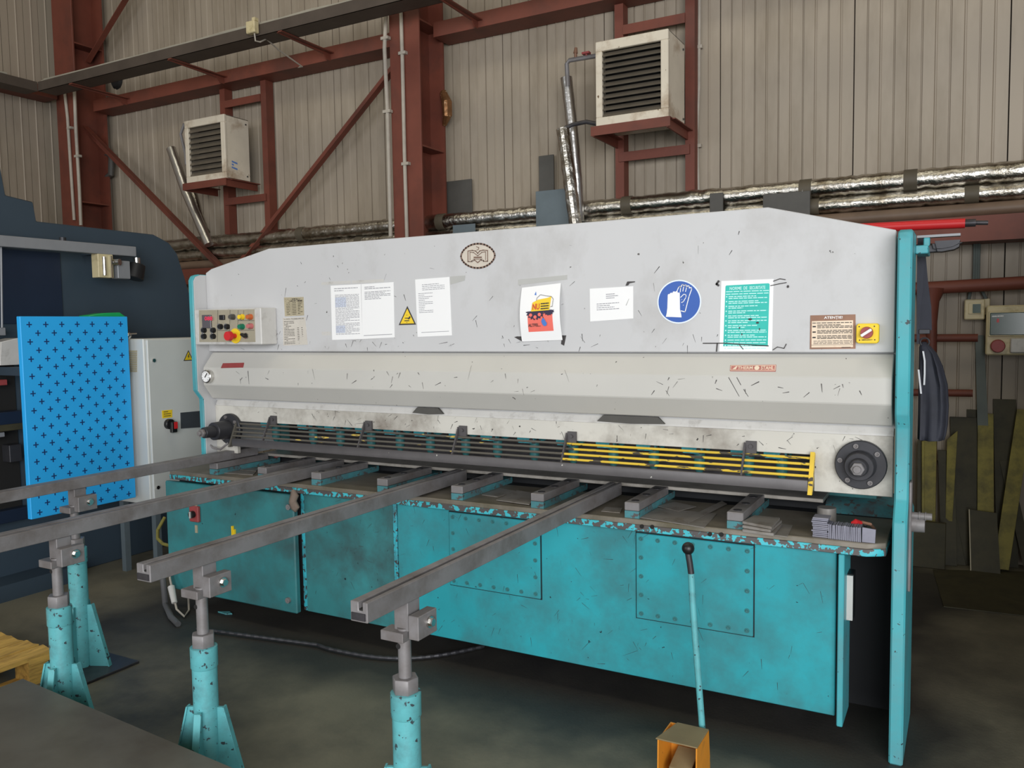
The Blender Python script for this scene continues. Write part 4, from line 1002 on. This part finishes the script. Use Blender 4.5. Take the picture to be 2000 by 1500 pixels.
# ================================================================= FOOT PEDAL
K = 1.0214
px0, px1, py0, py1, pz = -.905, -.770, 2.655, 2.80, .168
t = thing('foot_pedal', 'orange guarded foot pedal with a tall turquoise handle on the floor', 'foot pedal', (-.84, 2.73, 0))
b = MB().box(px0, px1, py0+.012, py1, pz-.005, pz)
build(MB().prism([(px0-.012, py0), (px1+.0, py0), (px1, py1), (px0+.02, py1)], 'z', pz-.005, pz), 'guard_top', 'orangetop', t, bev=.0015)
for nm, xx, s_ in (('l', px0, -1), ('r', px1, 1)):
    b = MB().prism([(py0+.0, pz-.005), (py1, pz-.005), (py1+.015, .06), (py1+.01, 0), (py0+.01, 0), (py0-.004, .06)], 'x', xx-.0045, xx)
    build(b, 'guard_side', 'orange', t)
build(MB().box(px0, px1-.004, py1-.005, py1, 0, pz-.005), 'guard_back', 'orange', t)
build(MB().box(px0+.002, px1-.006, py0+.01, py1-.005, 0, .012), 'base', 'orange', t)
build(MB().prism([(py0+.02, .055), (py1-.02, .085), (py1-.02, .095), (py0+.02, .067), (py0+.01, .045), (py0+.015, .04)], 'x', px0+.03, px1-.03), 'treadle', 'orangetop', t, bev=.002)
build(MB().box(px0+.03, px1-.03, py0+.03, py1-.02, .012, .05), 'switch_body', 'black', t)
yl = 2.83
HP = [at(1376, 1450, y=yl), at(1370, 1400, y=yl), at(1362, 1300, y=yl), at(1353, 1180, y=yl), at(1350, 1120, y=yl), at(1347, 1098, y=yl), at(1343, 1075, y=yl)]
HP[0].z = .01
H = build(MB().tube(HP[:5], .0115, 14), 'handle', 'tealstand', t, label='tall turquoise carrying handle')
build(MB().tube(HP[4:], .0112, 14), 'bare_handle_end', 'blackiron', H)
build(MB().ball(at(1344, 1071, y=yl), .0225, 20), 'knob', 'black', H, label='black ball knob')
build(MB().cyl((HP[0].x, yl, .0), (HP[0].x, yl, .03), .02, n=14).box(HP[0].x-.015, HP[0].x+.015, 2.79, yl, 0, .012), 'handle_foot', 'orange', t)

# ================================================================= PALLET AND STEEL PLATE AT THE LEFT FRONT
t = thing('wooden_pallet', 'weathered yellowish wooden pallet at the left edge of the picture', 'pallet', (-4.0, 1.5, 0))
xr = -3.68
rs = random.Random(9)
for k in range(7):
    x1p = xr-k*.118; x0p = x1p-.094; e = 2.245-.0*k+rs.uniform(-.008, .008); zt = .140+rs.uniform(-.003, .003)
    b = MB().prism([(x0p, .118), (x1p, .118), (x1p, zt-.002), ((x0p+x1p)/2, zt-.007), (x0p, zt+.002)], 'y', .95, e)
    build(b, 'deck_plank', 'wood', t)
for y in (.98, 1.55, 2.12):
    build(MB().box(xr-.81, xr, y, y+.1, .095, .118), 'stringer_board', 'wood', t)
    for x in (xr-.80, xr-.46, xr-.12): build(MB().box(x, x+.11, y+.005, y+.095, .02, .095), 'block', 'wood', t)
for x in (xr-.81, xr-.46, xr-.12): build(MB().box(x, x+.11, .97, 2.23, 0, .02), 'bottom_board', 'wood', t)
t = thing('steel_plate_stack', 'large flat grey steel plate on timbers in the front left corner', 'steel plate', (-2.5, 1.2, 0))
yp = 1.72; zp = .285
A = at(45, 1325, z=zp); Bp = at(450, 1497, z=zp)
sl = (Bp.y-A.y)/(Bp.x-A.x)
def ey(x): return A.y+sl*(x-A.x)
plate = [(A.x, A.y), (-1.72, ey(-1.72)), (-1.75, .55), (A.x-.02, .55)]
build(MB().prism(plate, 'z', zp-.012, zp), 'plate', 'plate', t, bev=.002)
build(MB().prism([(a+.01, c-.01 if c > 1 else c) for a, c in plate], 'z', zp-.026, zp-.013), 'under_plate', 'plate', t, bev=.002)
for y in (.62, 1.1, 1.5): build(MB().box(A.x+.06, -1.85, y, y+.09, .0, zp-.026), 'timber', 'wood', t)

# ================================================================= PRESS BRAKE, BOARD, CABINET AT THE LEFT
t = thing('press_brake', 'big slate blue press brake with rounded end plate at the left edge', 'press brake', (-5.4, 3.2, 0))
XB = -5.2
prof = [(1.2, 2.72), (2.985, 2.72), (3.02, 2.45), (3.19, 2.43), (3.205, 2.31)]
e0 = at(300, 458, x=XB); e1 = at(330, 474, x=XB); e2 = at(346, 495, x=XB); e3 = at(362, 545, x=XB); e4 = at(378, 600, x=XB)
prof += [(e.y, e.z) for e in (e0, e1, e2, e3, e4)] + [(4.44, 1.4), (4.44, 0), (1.2, 0)]
build(MB().prism(prof, 'x', XB-.06, XB), 'side_plate', 'brake', t, bev=.006)
build(MB().box(-6.4, XB-.06, 1.4, 4.0, .9, 2.2), 'beam', 'brake', t)
build(MB().box(XB, XB+.012, 1.3, at(118, 550, x=XB).y, 1.66, 2.12), 'navy_panel', 'brakenavy', t, bev=.002)
ra = at(0, 455, x=-5.0); rb = at(266, 482, x=-5.0); rc = at(267, 501, x=-5.0)
build(MB().box(-5.06, -5.0, 1.4, rb.y, rc.z, rb.z), 'guide_rail', 'rail', t, bev=.003)
for y in (1.9, 2.9, 3.5): build(MB().box(XB, -5.06, y, y+.05, rc.z, rb.z), 'rail_bracket', 'brake', t)
c = at(122, 458, x=-5.03); build(MB().cyl((-5.03, c.y, rb.z), (-5.03, c.y, rb.z+.022), .02, n=12), 'rail_bolt', 'blackiron', t)
# carriage under the end of the rail
c = at(207, 520, x=-5.0); CA = build(MB().box(-5.07, -5.0, c.y-.055, c.y+.055, c.z-.075, rc.z), 'carriage', 'socketbox', t, bev=.003, label='small beige steel carriage under the rail')
build(MB().cyl((-4.99, c.y-.02, c.z-.06), (-4.99, c.y-.02, c.z+.06), .011, n=10).box(-5.0, -4.985, c.y+.028, c.y+.036, c.z-.075, c.z+.07), 'carriage_rod', 'chrome', CA)
build(MB().cyl((-5.0, c.y+.06, c.z+.03), (-4.96, c.y+.075, c.z+.03), .022, n=14), 'carriage_wheel', 'chrome', CA)
c = at(240, 524, x=-5.0); build(MB().box(-5.06, -4.99, c.y-.045, c.y+.05, c.z-.07, c.z+.05), 'motor_block', 'rail', CA, bev=.004)
c = at(268, 524, x=-4.98)
build(MB().cyl((-5.02, c.y, c.z-.07), (-5.02, c.y+.03, c.z+.03), .062, .055, n=20), 'motor_cap', 'black', CA, bev=.004)
build(MB().cyl((-5.02, c.y+.03, c.z+.032), (-5.02, c.y+.03, c.z+.075), .022, n=14), 'motor_stem', 'chrome', CA)
# tooling zone left of the blue board
def bx(p, q, x, th, nm, m, lab=None):
    a = at(*p, x=x); c = at(*q, x=x); y0, y1 = sorted((a.y, c.y)); z0, z1 = sorted((at(max(p[0], 0), p[1], x=x).z, c.z))
    return build(MB().box(x-th, x, y0, y1, z0, z1), nm, m, t, bev=.003, label=lab)
bx((-420, 712), (44, 990), -5.19, .02, 'tool_recess', 'dark')
bx((-420, 640), (12, 655), -5.05, .14, 'tool_clamp', 'rail')
c = [at(2, 668, x=-5.04), at(36, 660, x=-5.04), at(44, 712, x=-5.04), at(0, 714, x=-5.04)]
build(MB().prism([(p.y, p.z) for p in c], 'x', -5.18, -5.04), 'tool_wedge', 'boxgrey', t, bev=.003)
bx((-420, 742), (15, 752), -5.10, .08, 'red_handle_bar', 'redlabel', 'dull red bar in the tooling zone')
bx((-420, 806), (48, 830), -5.08, .1, 'navy_bar', 'brakenavy')
bx((-420, 831), (48, 838), -5.06, .12, 'olive_strip', 'olivedk')
bx((-420, 845), (10, 853), -5.08, .1, 'steel_strip', 'rail')
bx((18, 870), (44, 900), -5.1, .08, 'switch_block', 'blackiron')
build(MB().cyl(at(2, 480, x=-5.05), at(4, 640, x=-5.05), .006, n=10), 'guide_rod', 'rail', t)
bx((-420, 1000), (60, 1012), -5.12, .07, 'lower_ledge', 'brakenavy')
build(MB().box(-5.20, -5.0, 1.3, 3.25, .0, .10), 'foot_rail', 'brake', t)

XG = -4.70
t = thing('perforated_tool_board', 'bright blue steel board with rows of cross shaped holes', 'tool board', (XG, 3.1, .54))
g0 = at(42, 616, x=XG); g1 = at(252, 620, x=XG); g2 = at(263, 975, x=XG); g3 = at(55, 1013, x=XG)
y0, y1 = g0.y-.01, (g1.y+g2.y)/2; z1 = (g0.z+g1.z)/2; z0 = (g2.z+g3.z)/2
build(MB().box(XG-.035, XG, y0, y1, z0, z1), 'board', 'board', t, bev=.003)
cs = None; pz = (z1-z0)/23.6; py = (y1-y0)/7.05
for r in range(23):
    n = 7 if r % 2 == 0 else 6
    for k in range(n):
        y = y0+py*(.52 if r % 2 == 0 else 1.02)+py*k; z = z1-pz*(.95+r)
        if cs is None:
            e, w_ = .0155, .0033
            b = MB().box(XG-.0002, XG+.0008, y-e, y+e, z-w_, z+w_).box(XG-.0002, XG+.0009, y-w_, y+w_, z-e*1.05, z+e*1.05)
            cs = build(b, 'cross_slot', 'slot', t, org=(XG, y, z))
        else: inst(cs, t, (XG, y, z))
for y in (y0+.1, y1-.12):
    build(MB().box(XB, XG-.035, y, y+.03, 1.35, 1.40), 'board_bracket', 'brake', t)
c = at(206, 612, x=-4.78)
build(MB().prism([(c.y-.13, z1-.03), (c.y+.12, z1-.03), (c.y+.12, z1+.004), (c.y+.08, z1+.028), (c.y-.02, z1+.024), (c.y-.13, z1+.008)], 'x', -4.86, -4.75).box(-4.84, -4.77, c.y-.02, c.y+.02, 1.3, z1-.02), 'green_tray', 'greenbox', label='bright green plastic tray peeking over the blue board', cat='tray', bev=.004)
c = at(258, 655, x=XG-.02)
K_ = build(MB().ball((XG-.02, y1+.012, c.z), .022, 14), 'clamp_knob', 'chrome', t)
build(MB().cyl((XG-.02, y1+.02, c.z+.01), (XG-.02, y1+.075, c.z+.012), .005, n=8), 'clamp_pin', 'chrome', K_)
# electrical cabinet
XC = -4.60; yc = 3.5; zt = 1.553; zb3 = .475
t = thing('electrical_cabinet', 'pale grey electrical cabinet on legs between the blue board and shear', 'cabinet', (-4.85, 3.9, 0))
build(MB().box(-5.12, XC-.02, yc, 4.35, zb3, zt), 'body', 'cabinet', t, bev=.006)
D = build(MB().box(XC-.02, XC, yc+.015, 4.34, zb3+.005, zt-.006), 'door', 'cabinet', t, bev=.004)
for px, py in ((299, 704), (307, 952)):
    c = at(px, py, x=XC); build(MB().cyl((XC, c.y, c.z), (XC+.012, c.y, c.z), .012, n=14), 'lock', 'chrome', D)
s = Sheet((357, 703), (377, 702), (378, 704), (358, 705), x=XC); 
s = Sheet((358, 684), (377, 683), (377, 704), (358, 705), x=XC)
k = build(s.poly(MB(), [(0, 0), (1, 0), (.5, 1)], .0015), 'shock_triangle', 'inkdk', D, label='yellow electric shock triangle')
b = MB(); s.poly(b, [(.12, .08), (.88, .08), (.5, .84)], .0022); build(b, 'triangle_field', 'yellow', D)
b = MB(); s.poly(b, [(.52, .62), (.40, .36), (.50, .38), (.44, .16), (.62, .44), (.52, .42), (.60, .60)], .003); build(b, 'bolt_symbol', 'inkdk', D)
s = Sheet((316, 802), (336, 800), (336, 815), (317, 817), x=XC); b = MB(); s.base(b, .002); build(b, 'yellow_label', 'yellow', D)
b = MB(); s.lines(b, .15, .85, .8, .25, 3, .1, .9, .003); build(b, 'label_print', 'inkdk', D)
c = at(328, 828, x=XC)
SWc = build(MB().cyl((XC, c.y, c.z), (XC+.03, c.y, c.z), .034, n=20), 'rotary_switch', 'black', D, bev=.003)
build(MB().box(XC+.03, XC+.055, c.y-.012, c.y+.030, c.z-.055, c.z+.015), 'switch_handle', 'black', D, bev=.003)
build(MB().box(XC+.055, XC+.060, c.y+.004, c.y+.028, c.z-.03, c.z+.014), 'handle_front', 'red', D)
s = Sheet((352, 806), (396, 802), (396, 834), (353, 837), x=XC); build(s.base(MB(), .006), 'window_plate', 'cabwin', D)
for k in range(10):
    p = at(268, 686+4.3*k, y=yc); q = at(257, 686+4.3*k, y=yc)
    build(MB().prism([(yc, p.z-.004), (yc-.008, p.z-.006), (yc-.001, p.z+.005)], 'x', q.x-.03, p.x), 'vent_louver', 'tan', t)
for x, y in ((-4.90, 3.52), (-4.66, 3.58), (-4.90, 4.28), (-4.66, 4.28)): build(MB().box(x-.035, x+.005, y-.02, y+.02, 0, zb3), 'leg', 'bluegrey', t)

# ================================================================= FLOOR CABLES AND HOSES
P = [at(316, 1090, y=3.13), at(318, 1130, y=3.10), at(323, 1180, z=.03), at(334, 1205, z=.018), at(348, 1219, z=.014)]
build(MB().tube(P, .016, 10), 'hose', 'hose', label='grey hose hanging beside the left end of the shear cabinet', cat='hose')
P = [at(330, 1090, y=3.14), at(332, 1130, y=3.12), at(345, 1190, z=.03), at(360, 1204, z=.012), at(369, 1192, z=.012), at(368, 1165, z=.05)]
t = thing('plug_cable', 'thin pale cable with a white plug below the shear cabinet', 'cable', tuple(at(345, 1190, z=0)))
build(MB().tube(P, .006, 8), 'cable', 'conduit', t)
build(MB().cyl(at(334, 1145, y=3.11), at(341, 1178, y=3.08), .020, .016, n=14), 'plug', 'boxgrey', t, bev=.003)
P = [at(322, 1010, y=3.4), at(308, 1035, y=3.35), at(308, 1052, y=3.3), at(318, 1062, y=3.28), Vector((-3.995, 3.28, at(330, 1070, y=3.28).z))]
build(MB().tube(P, .010, 8), 'cable', 'olive', label='yellowish cable looping out left of the shear cabinet', cat='cable')
P = []
for i in range(70):
    u = i/69; px = 385+u*560; py = 1228+(1262-1228)*min(1, u*2.2)+24*max(0, math.sin((u-.42)*PI*1.72)) if u > .42 else 1228+(1262-1228)*min(1, u*2.2)
    p = at(px, py, z=.014); P.append(p)
build(MB().tube(P, [.008 if i % 2 else .0105 for i in range(70)], 8), 'corrugated_conduit', 'blackiron', label='dark corrugated conduit snaking on the floor behind the right stand', cat='hose', smooth=0)
c = at(441, 1196, z=.004)
build(MB().prism([(c.x-.05, c.y-.012), (c.x+.02, c.y-.02), (c.x+.05, c.y+.0), (c.x+.01, c.y+.018)], 'z', 0.0005, .006), 'paint_scrap', 'tealstand', label='small turquoise scrap on the floor under the shear door', cat='scrap')

# ================================================================= RIGHT HAND SIDE
# red pole behind the right frame
t = thing('red_pole', 'bright red pole with grey end sticking out above the right frame', 'pole', (-.3, 4.25, 2.03))
build(MB().cyl((-1.6, 4.25, 2.058), at(1885, 436, y=4.25), .022, n=16), 'pole_tube', 'red', t)
build(MB().cyl(at(1884.5, 436, y=4.25), at(1906, 435, y=4.25), .017, n=14).cyl(at(1906, 435, y=4.25), at(1930, 435, y=4.25), .010, n=12), 'pole_end', 'steeldk', t)
build(MB().box(-1.3, -1.26, 4.2, 4.3, 1.862, 2.034).box(-.62, -.58, 4.2, 4.3, 1.862, 2.024), 'pole_bracket', 'tealdoor', t)
# lamp on the frame
yl = 3.52
t = thing('work_lamp', 'dark hooded work lamp on an arm beside the right frame', 'lamp', tuple(at(1830, 475, y=yl)))
p = at(1786, 463, y=yl); q = at(1876, 468, y=yl)
build(MB().box(-.172, q.x, yl-.02, yl+.02, p.z-.006, p.z+.003), 'arm', 'rail', t)
c = at(1852, 477, y=yl)
build(MB().prism([(c.x-.055, c.z+.012), (c.x+.05, c.z+.012), (c.x+.045, c.z-.008), (c.x+.02, c.z-.022), (c.x-.02, c.z-.028), (c.x-.045, c.z-.026)], 'y', yl-.045, yl+.045), 'hood', 'blackiron', t, bev=.012, seg=2)
c = at(1822, 485, y=yl); build(MB().box(c.x-.03, c.x+.025, yl-.02, yl+.02, c.z-.016, c.z+.012), 'socket', 'blackiron', t, bev=.003)
b = MB().box(-.170, -.128, 3.36, 3.54, p.z-.075, p.z-.045).box(-.150, -.128, yl-.02, yl+.02, p.z-.05, p.z-.006)
build(b, 'lamp_bracket', 'tealside', t, bev=.003)
# bag
t = thing('hanging_bag', 'black cloth bag with a long strap hanging from the right frame', 'bag', tuple(at(1810, 855, y=3.62)))
yb_ = 3.62
def strap(pts, wd, y):
    b = MB(); L = [at(*p, y=y) for p in pts]
    for off in (0, .004):
        pass
    vs = []
    for i, p in enumerate(L):
        for s_ in (-1, 1):
            for d in (0, .005): vs.append((p.x+s_*wd[i]/2, y+d, p.z))
    fs = []
    for i in range(len(L)-1):
        a, c = i*4, (i+1)*4
        fs += [(a, a+2, c+2, c), (a+1, c+1, c+3, a+3), (a, c, c+1, a+1), (a+2, a+3, c+3, c+2)]
    return b.add(vs, fs)
build(strap([(1800, 462), (1799, 500), (1797, 560), (1794, 620), (1793, 672)], [.026, .028, .022, .012, .01], yb_-.02), 'strap', 'bag', t)
build(strap([(1803, 480), (1804, 550), (1806, 600), (1806, 645)], [.012, .03, .046, .05], yb_-.012), 'strap', 'bag', t)
R_ = build(MB().tube([at(1806+9*math.cos(a), 668+8*math.sin(a), y=yb_-.02) for a in [2*PI*i/14 for i in range(15)]], .0035, 6), 'snap_ring', 'blackiron', t)
build(MB().box(at(1795, 650, y=yb_).x, at(1817, 650, y=yb_).x, yb_-.025, yb_-.005, at(1806, 652, y=yb_).z, at(1806, 643, y=yb_).z), 'buckle', 'blackiron', t, bev=.002)
rows = [(668, 1799, 1810), (678, 1794, 1818), (690, 1789, 1824), (715, 1784, 1831), (750, 1781, 1838), (790, 1781, 1841), (825, 1783, 1842), (846, 1785, 1841), (856, 1787, 1840), (858, 1797, 1832)]
b = MB(); n = 48; rs = random.Random(2)
ph = [rs.uniform(0, 6) for _ in range(4)]
for i, (py, l, r) in enumerate(rows):
    a = at(l, py, y=yb_); c = at(r, py, y=yb_); cx = max((a.x+c.x)/2, -.163+(c.x-a.x)/2); hw = (c.x-a.x)/2
    for k in range(n):
        th = 2*PI*k/n; g = min(1, (py-660)/50)
        f = 1+g*(.13*math.sin(5*th+ph[0]+i*.25)+.10*math.sin(9*th+ph[1]-i*.3)+.05*math.sin(15*th+ph[2]))
        sx = math.copysign(abs(math.cos(th))**.7, math.cos(th))
        b.v.append((cx+hw*sx*(.94+.06*f), yb_+.06*math.sin(th)*f*min(1, hw/.04), a.z))
for j in range(len(rows)-1):
    for k in range(n): b.f.append((j*n+k, j*n+(k+1) % n, (j+1)*n+(k+1) % n, (j+1)*n+k))
b.f.append(tuple(range(n))); b.f.append(tuple((len(rows)-1)*n+k for k in range(n)))
build(b, 'bag_body', 'bag', t, smooth=70)
for pts in ([(1803, 686), (1806, 705), (1806, 730), (1805, 752)], [(1794, 722), (1796, 740), (1799, 769)]):
    build(strap(pts, [.006]*len(pts), yb_-.066), 'reflective_trim', 'reflective', t)
# pipe rack on the wall
t = thing('wall_pipe_rail', 'red brown horizontal pipe rails with a flared post on the wall at right', 'pipe rail', (0, 6.1, 1.1))
for pa, pb, r in (((1787, 564), (2060, 549), .042), ((1822, 660), (1910, 660), .026), ((1843, 768), (1900, 768), .024)):
    a = at(*pa, y=6.08); c = at(*pb, y=6.08); build(MB().cyl(a if r > .03 else Vector((a.x-.25, 6.08, a.z)), c, r, n=14), 'rail', 'redoxide', t)
for p in ((1787, 564), (1990, 553)):
    a = at(*p, y=6.08); build(MB().box(a.x-.02, a.x+.02, 6.1, 6.198, a.z-.02, a.z+.02), 'wall_bracket', 'redoxide', t)
P = [at(1818, 566, y=6.07), at(1818, 590, y=6.06), at(1819, 630, y=6.06), at(1820, 700, y=6.06), at(1822, 790, y=6.06)]
build(MB().tube(P, [.085, .05, .035, .03, .03], 12), 'post', 'redoxide', t)
c = P[-1]; build(MB().cyl((c.x, 6.06, 0), (c.x, 6.06, c.z), .03, n=12), 'post_base', 'redoxide', t)
# conduit, switch box, socket panel
a = at(1908, 480, y=6.18)
t = thing('cable_duct', 'dark vertical cable duct on the wall above the small cream box', 'duct', tuple(at(1907, 545, y=6.17)))
x0, x1 = at(1900, 500, y=6.17).x, at(1915, 500, y=6.17).x
build(MB().box(x0, x1, 6.15, 6.198, at(1907, 550, y=6.17).z, at(1907, 425, y=6.17).z), 'duct_body', 'tapeband', t)
for k in range(3): build(MB().cyl((x0+(x1-x0)*(.2+.3*k), 6.145, at(1907, 550, y=6.17).z), (x0+(x1-x0)*(.2+.3*k), 6.145, at(1907, 430, y=6.17).z), .008, n=8), 'cable', 'greygreen', t)
t = thing('switch_box', 'small cream square switch box on the wall below the red brown rail', 'switch box', tuple(at(1905, 625, y=6.19)))
p = at(1884, 585, y=6.10); q = at(1923, 624, y=6.10)
build(MB().box(p.x, q.x, 6.10, 6.198, q.z, p.z), 'box_body', 'socketbox', t, bev=.006)
p2 = at(1922, 583, y=6.13); q2 = at(1933, 615, y=6.13); build(MB().box(p2.x, q2.x, 6.13, 6.198, q2.z, p2.z), 'side_box', 'socketbox', t, bev=.004)
p2 = at(1892, 592, y=6.098); q2 = at(1916, 613, y=6.098); build(MB().box(p2.x, q2.x, 6.094, 6.10, q2.z, p2.z), 'cover_frame', 'socketbox', t, bev=.002)
p2 = at(1900, 594, y=6.09); q2 = at(1915, 611, y=6.09); build(MB().box(p2.x, q2.x, 6.088, 6.096, q2.z, p2.z), 'window', 'greenglass', t)
for k in ((1896, 565, 1892, 586), (1915, 562, 1926, 584)): build(MB().cyl(at(k[0], k[1], y=6.14), at(k[2], k[3], y=6.14), .010, n=8), 'cable', 'greygreen', t)
t = thing('socket_panel', 'large cream socket panel with green window and red socket at right edge', 'socket panel', tuple(at(1960, 690, y=6.1)))
def bq(p, q, y, y1_, nm, m, bev=.004, lab=None):
    a = at(*p, y=y); c = at(*q, y=y)
    return build(MB().box(min(a.x, c.x), max(a.x, c.x), y, y1_, min(a.z, c.z), max(a.z, c.z)), nm, m, t, bev=bev, label=lab)
bq((1927, 597), (2040, 694), 6.02, 6.198, 'panel_body', 'socketbox', .008)
bq((1931, 608), (2036, 657), 6.008, 6.02, 'window_frame', 'socketbox', .004)
bq((1934, 611), (2033, 654), 6.003, 6.01, 'window', 'greenglass', .004)
c = at(1949, 676, y=6.0); build(MB().cyl((c.x, 6.02, c.z), (c.x, 5.96, c.z), .042, .038, n=20), 'socket', 'redlabel', t, bev=.003, label='round dull red socket')
c = at(1988, 675, y=6.0); build(MB().box(c.x-.04, c.x+.045, 5.985, 6.02, c.z-.045, c.z+.045), 'socket', 'boxgrey', t, bev=.006, label='square white socket')
c = at(1949, 626, y=6.0); build(MB().box(c.x-.006, c.x+.006, 5.9985, 6.004, c.z-.012, c.z+.012), 'pilot_lamp', 'red', t)
s = Sheet((1936, 616), (1962, 615), (1962, 620), (1936, 621), y=6.003); build(s.lines(MB(), .05, .95, .6, .5, 1, .5, 1), 'label_strip', 'white', t)

# scrap strips leaning against the wall
def strip(label, top, bot, wtop, wbot, m, yt=6.12, yb=5.97, th=.012, cut=0.0):
    """top and bottom centre points, widths in metres; leans back from the floor to the wall"""
    T = at(*top, y=yt); B = at(*bot, y=yb); B.z = max(B.z, .002)
    vs = []
    for p, w_, sl in ((B, wbot, 0), (T, wtop, cut)):
        for s_ in (-1, 1):
            for d in (0, th): vs.append((p.x+s_*w_/2, p.y+d, p.z+s_*sl))
    b = MB().add(vs, [(0, 1, 3, 2), (4, 6, 7, 5), (0, 4, 5, 1), (2, 3, 7, 6), (0, 2, 6, 4), (1, 5, 7, 3)])
    return build(b, 'scrap_strip', m, label=label, cat='scrap strip', bev=.001)
strip('dark tall strip right of the black bag, reaching the floor', (1848, 880), (1854, 1110), .10, .09, 'olivedk', 6.10, 5.98)
strip('broad dark strip leaning right of the black bag', (1884, 815), (1886, 1112), .17, .13, 'olivedk', 6.17, 6.04)
strip('olive strip with ragged edges below the black bag', (1816, 838), (1813, 1100), .082, .075, 'olive', 6.04, 5.92, .02)
strip('narrow dark strip against the shear frame below the bag', (1797, 860), (1795, 1100), .03, .03, 'olivedk', 6.06, 5.93)
strip('short pointed olive strip with a slanted top, right of the bag', (1860, 850), (1850, 1108), .06, .03, 'olive', 6.07, 6.005, .006, .03)
strip('wide olive strip standing below the socket panel', (1925, 808), (1925, 1110), .088, .095, 'olive', 6.14, 6.00)
strip('grey green tall post like strip behind the wide olive one', (1913, 655), (1930, 1108), .05, .08, 'greygreen', 6.18, 6.05)
strip('brown olive strip leaning to the left at the right picture edge', (2002, 800), (1955, 1112), .085, .085, 'olive', 6.10, 5.955)
strip('dark strip leaning to the right at the right picture edge', (1962, 900), (2010, 1108), .06, .06, 'olivedk', 6.15, 6.02)
strip('thin brown strip leaning behind the dark ones near the bag', (1838, 900), (1878, 1108), .05, .05, 'olivedk', 6.13, 6.02)
strip('wide dark strip added as shade in the gap between the two olive ones at right', (1962, 780), (1968, 1108), .13, .12, 'olivedk', 6.185, 6.10)  # strip added to darken the shaded wall behind
strip('tall dark strip added as wall shade between the bag and the grey green post', (1898, 800), (1903, 1108), .06, .06, 'olivedk', 6.19, 6.12)  # also added, its dark colour stands in for shade on the wall
strip('thin olive strip with dark edge immediately right of the frame', (1803, 862), (1803, 1100), .016, .016, 'olive', 6.02, 5.90)
a = at(1894, 995, y=5.99); c = at(1897, 1112, y=5.94)
b = MB().add([(a.x, 5.99, a.z), (a.x+.15, 5.99, a.z-.01), (c.x+.16, 5.90, .002), (c.x, 5.90, .002), (a.x, 5.997, a.z), (a.x+.15, 5.997, a.z-.01), (c.x+.16, 5.907, .002), (c.x, 5.907, .002)], [(0, 1, 2, 3), (7, 6, 5, 4), (0, 4, 5, 1), (1, 5, 6, 2), (2, 6, 7, 3), (3, 7, 4, 0)])
sc2 = build(b, 'scrap_sheet', 'olivedk', label='dark brown sheet with a pale left edge leaning below the socket panel', cat='scrap sheet')
build(MB().add([(a.x-.006, 5.988, a.z), (a.x, 5.988, a.z), (c.x, 5.898, .002), (c.x-.006, 5.898, .002), (a.x-.006, 5.997, a.z), (a.x, 5.997, a.z), (c.x, 5.907, .002), (c.x-.006, 5.907, .002)], [(0, 1, 2, 3), (7, 6, 5, 4), (0, 4, 5, 1), (1, 5, 6, 2), (2, 6, 7, 3), (3, 7, 4, 0)]), 'pale_edge', 'tan', sc2)
P = [at(1780, 1045, y=5.9), at(1838, 1038, y=5.9)]
build(MB().box(-.36, -.09, 5.86, 5.90, 0, .30), 'scrap_block', 'olivedk', label='low dark block standing under the olive strips behind the right frame', cat='scrap block', bev=.004)
P = [at(*p, z=.006) for p in ((1843, 1184), (1822, 1112), (2080, 1118), (2090, 1212))]
build(MB().prism([(p.x, p.y) for p in P], 'z', .001, .006), 'floor_sheet', 'olivedk', label='dark sheet lying on the floor at the right edge, pale front edge', cat='steel sheet')
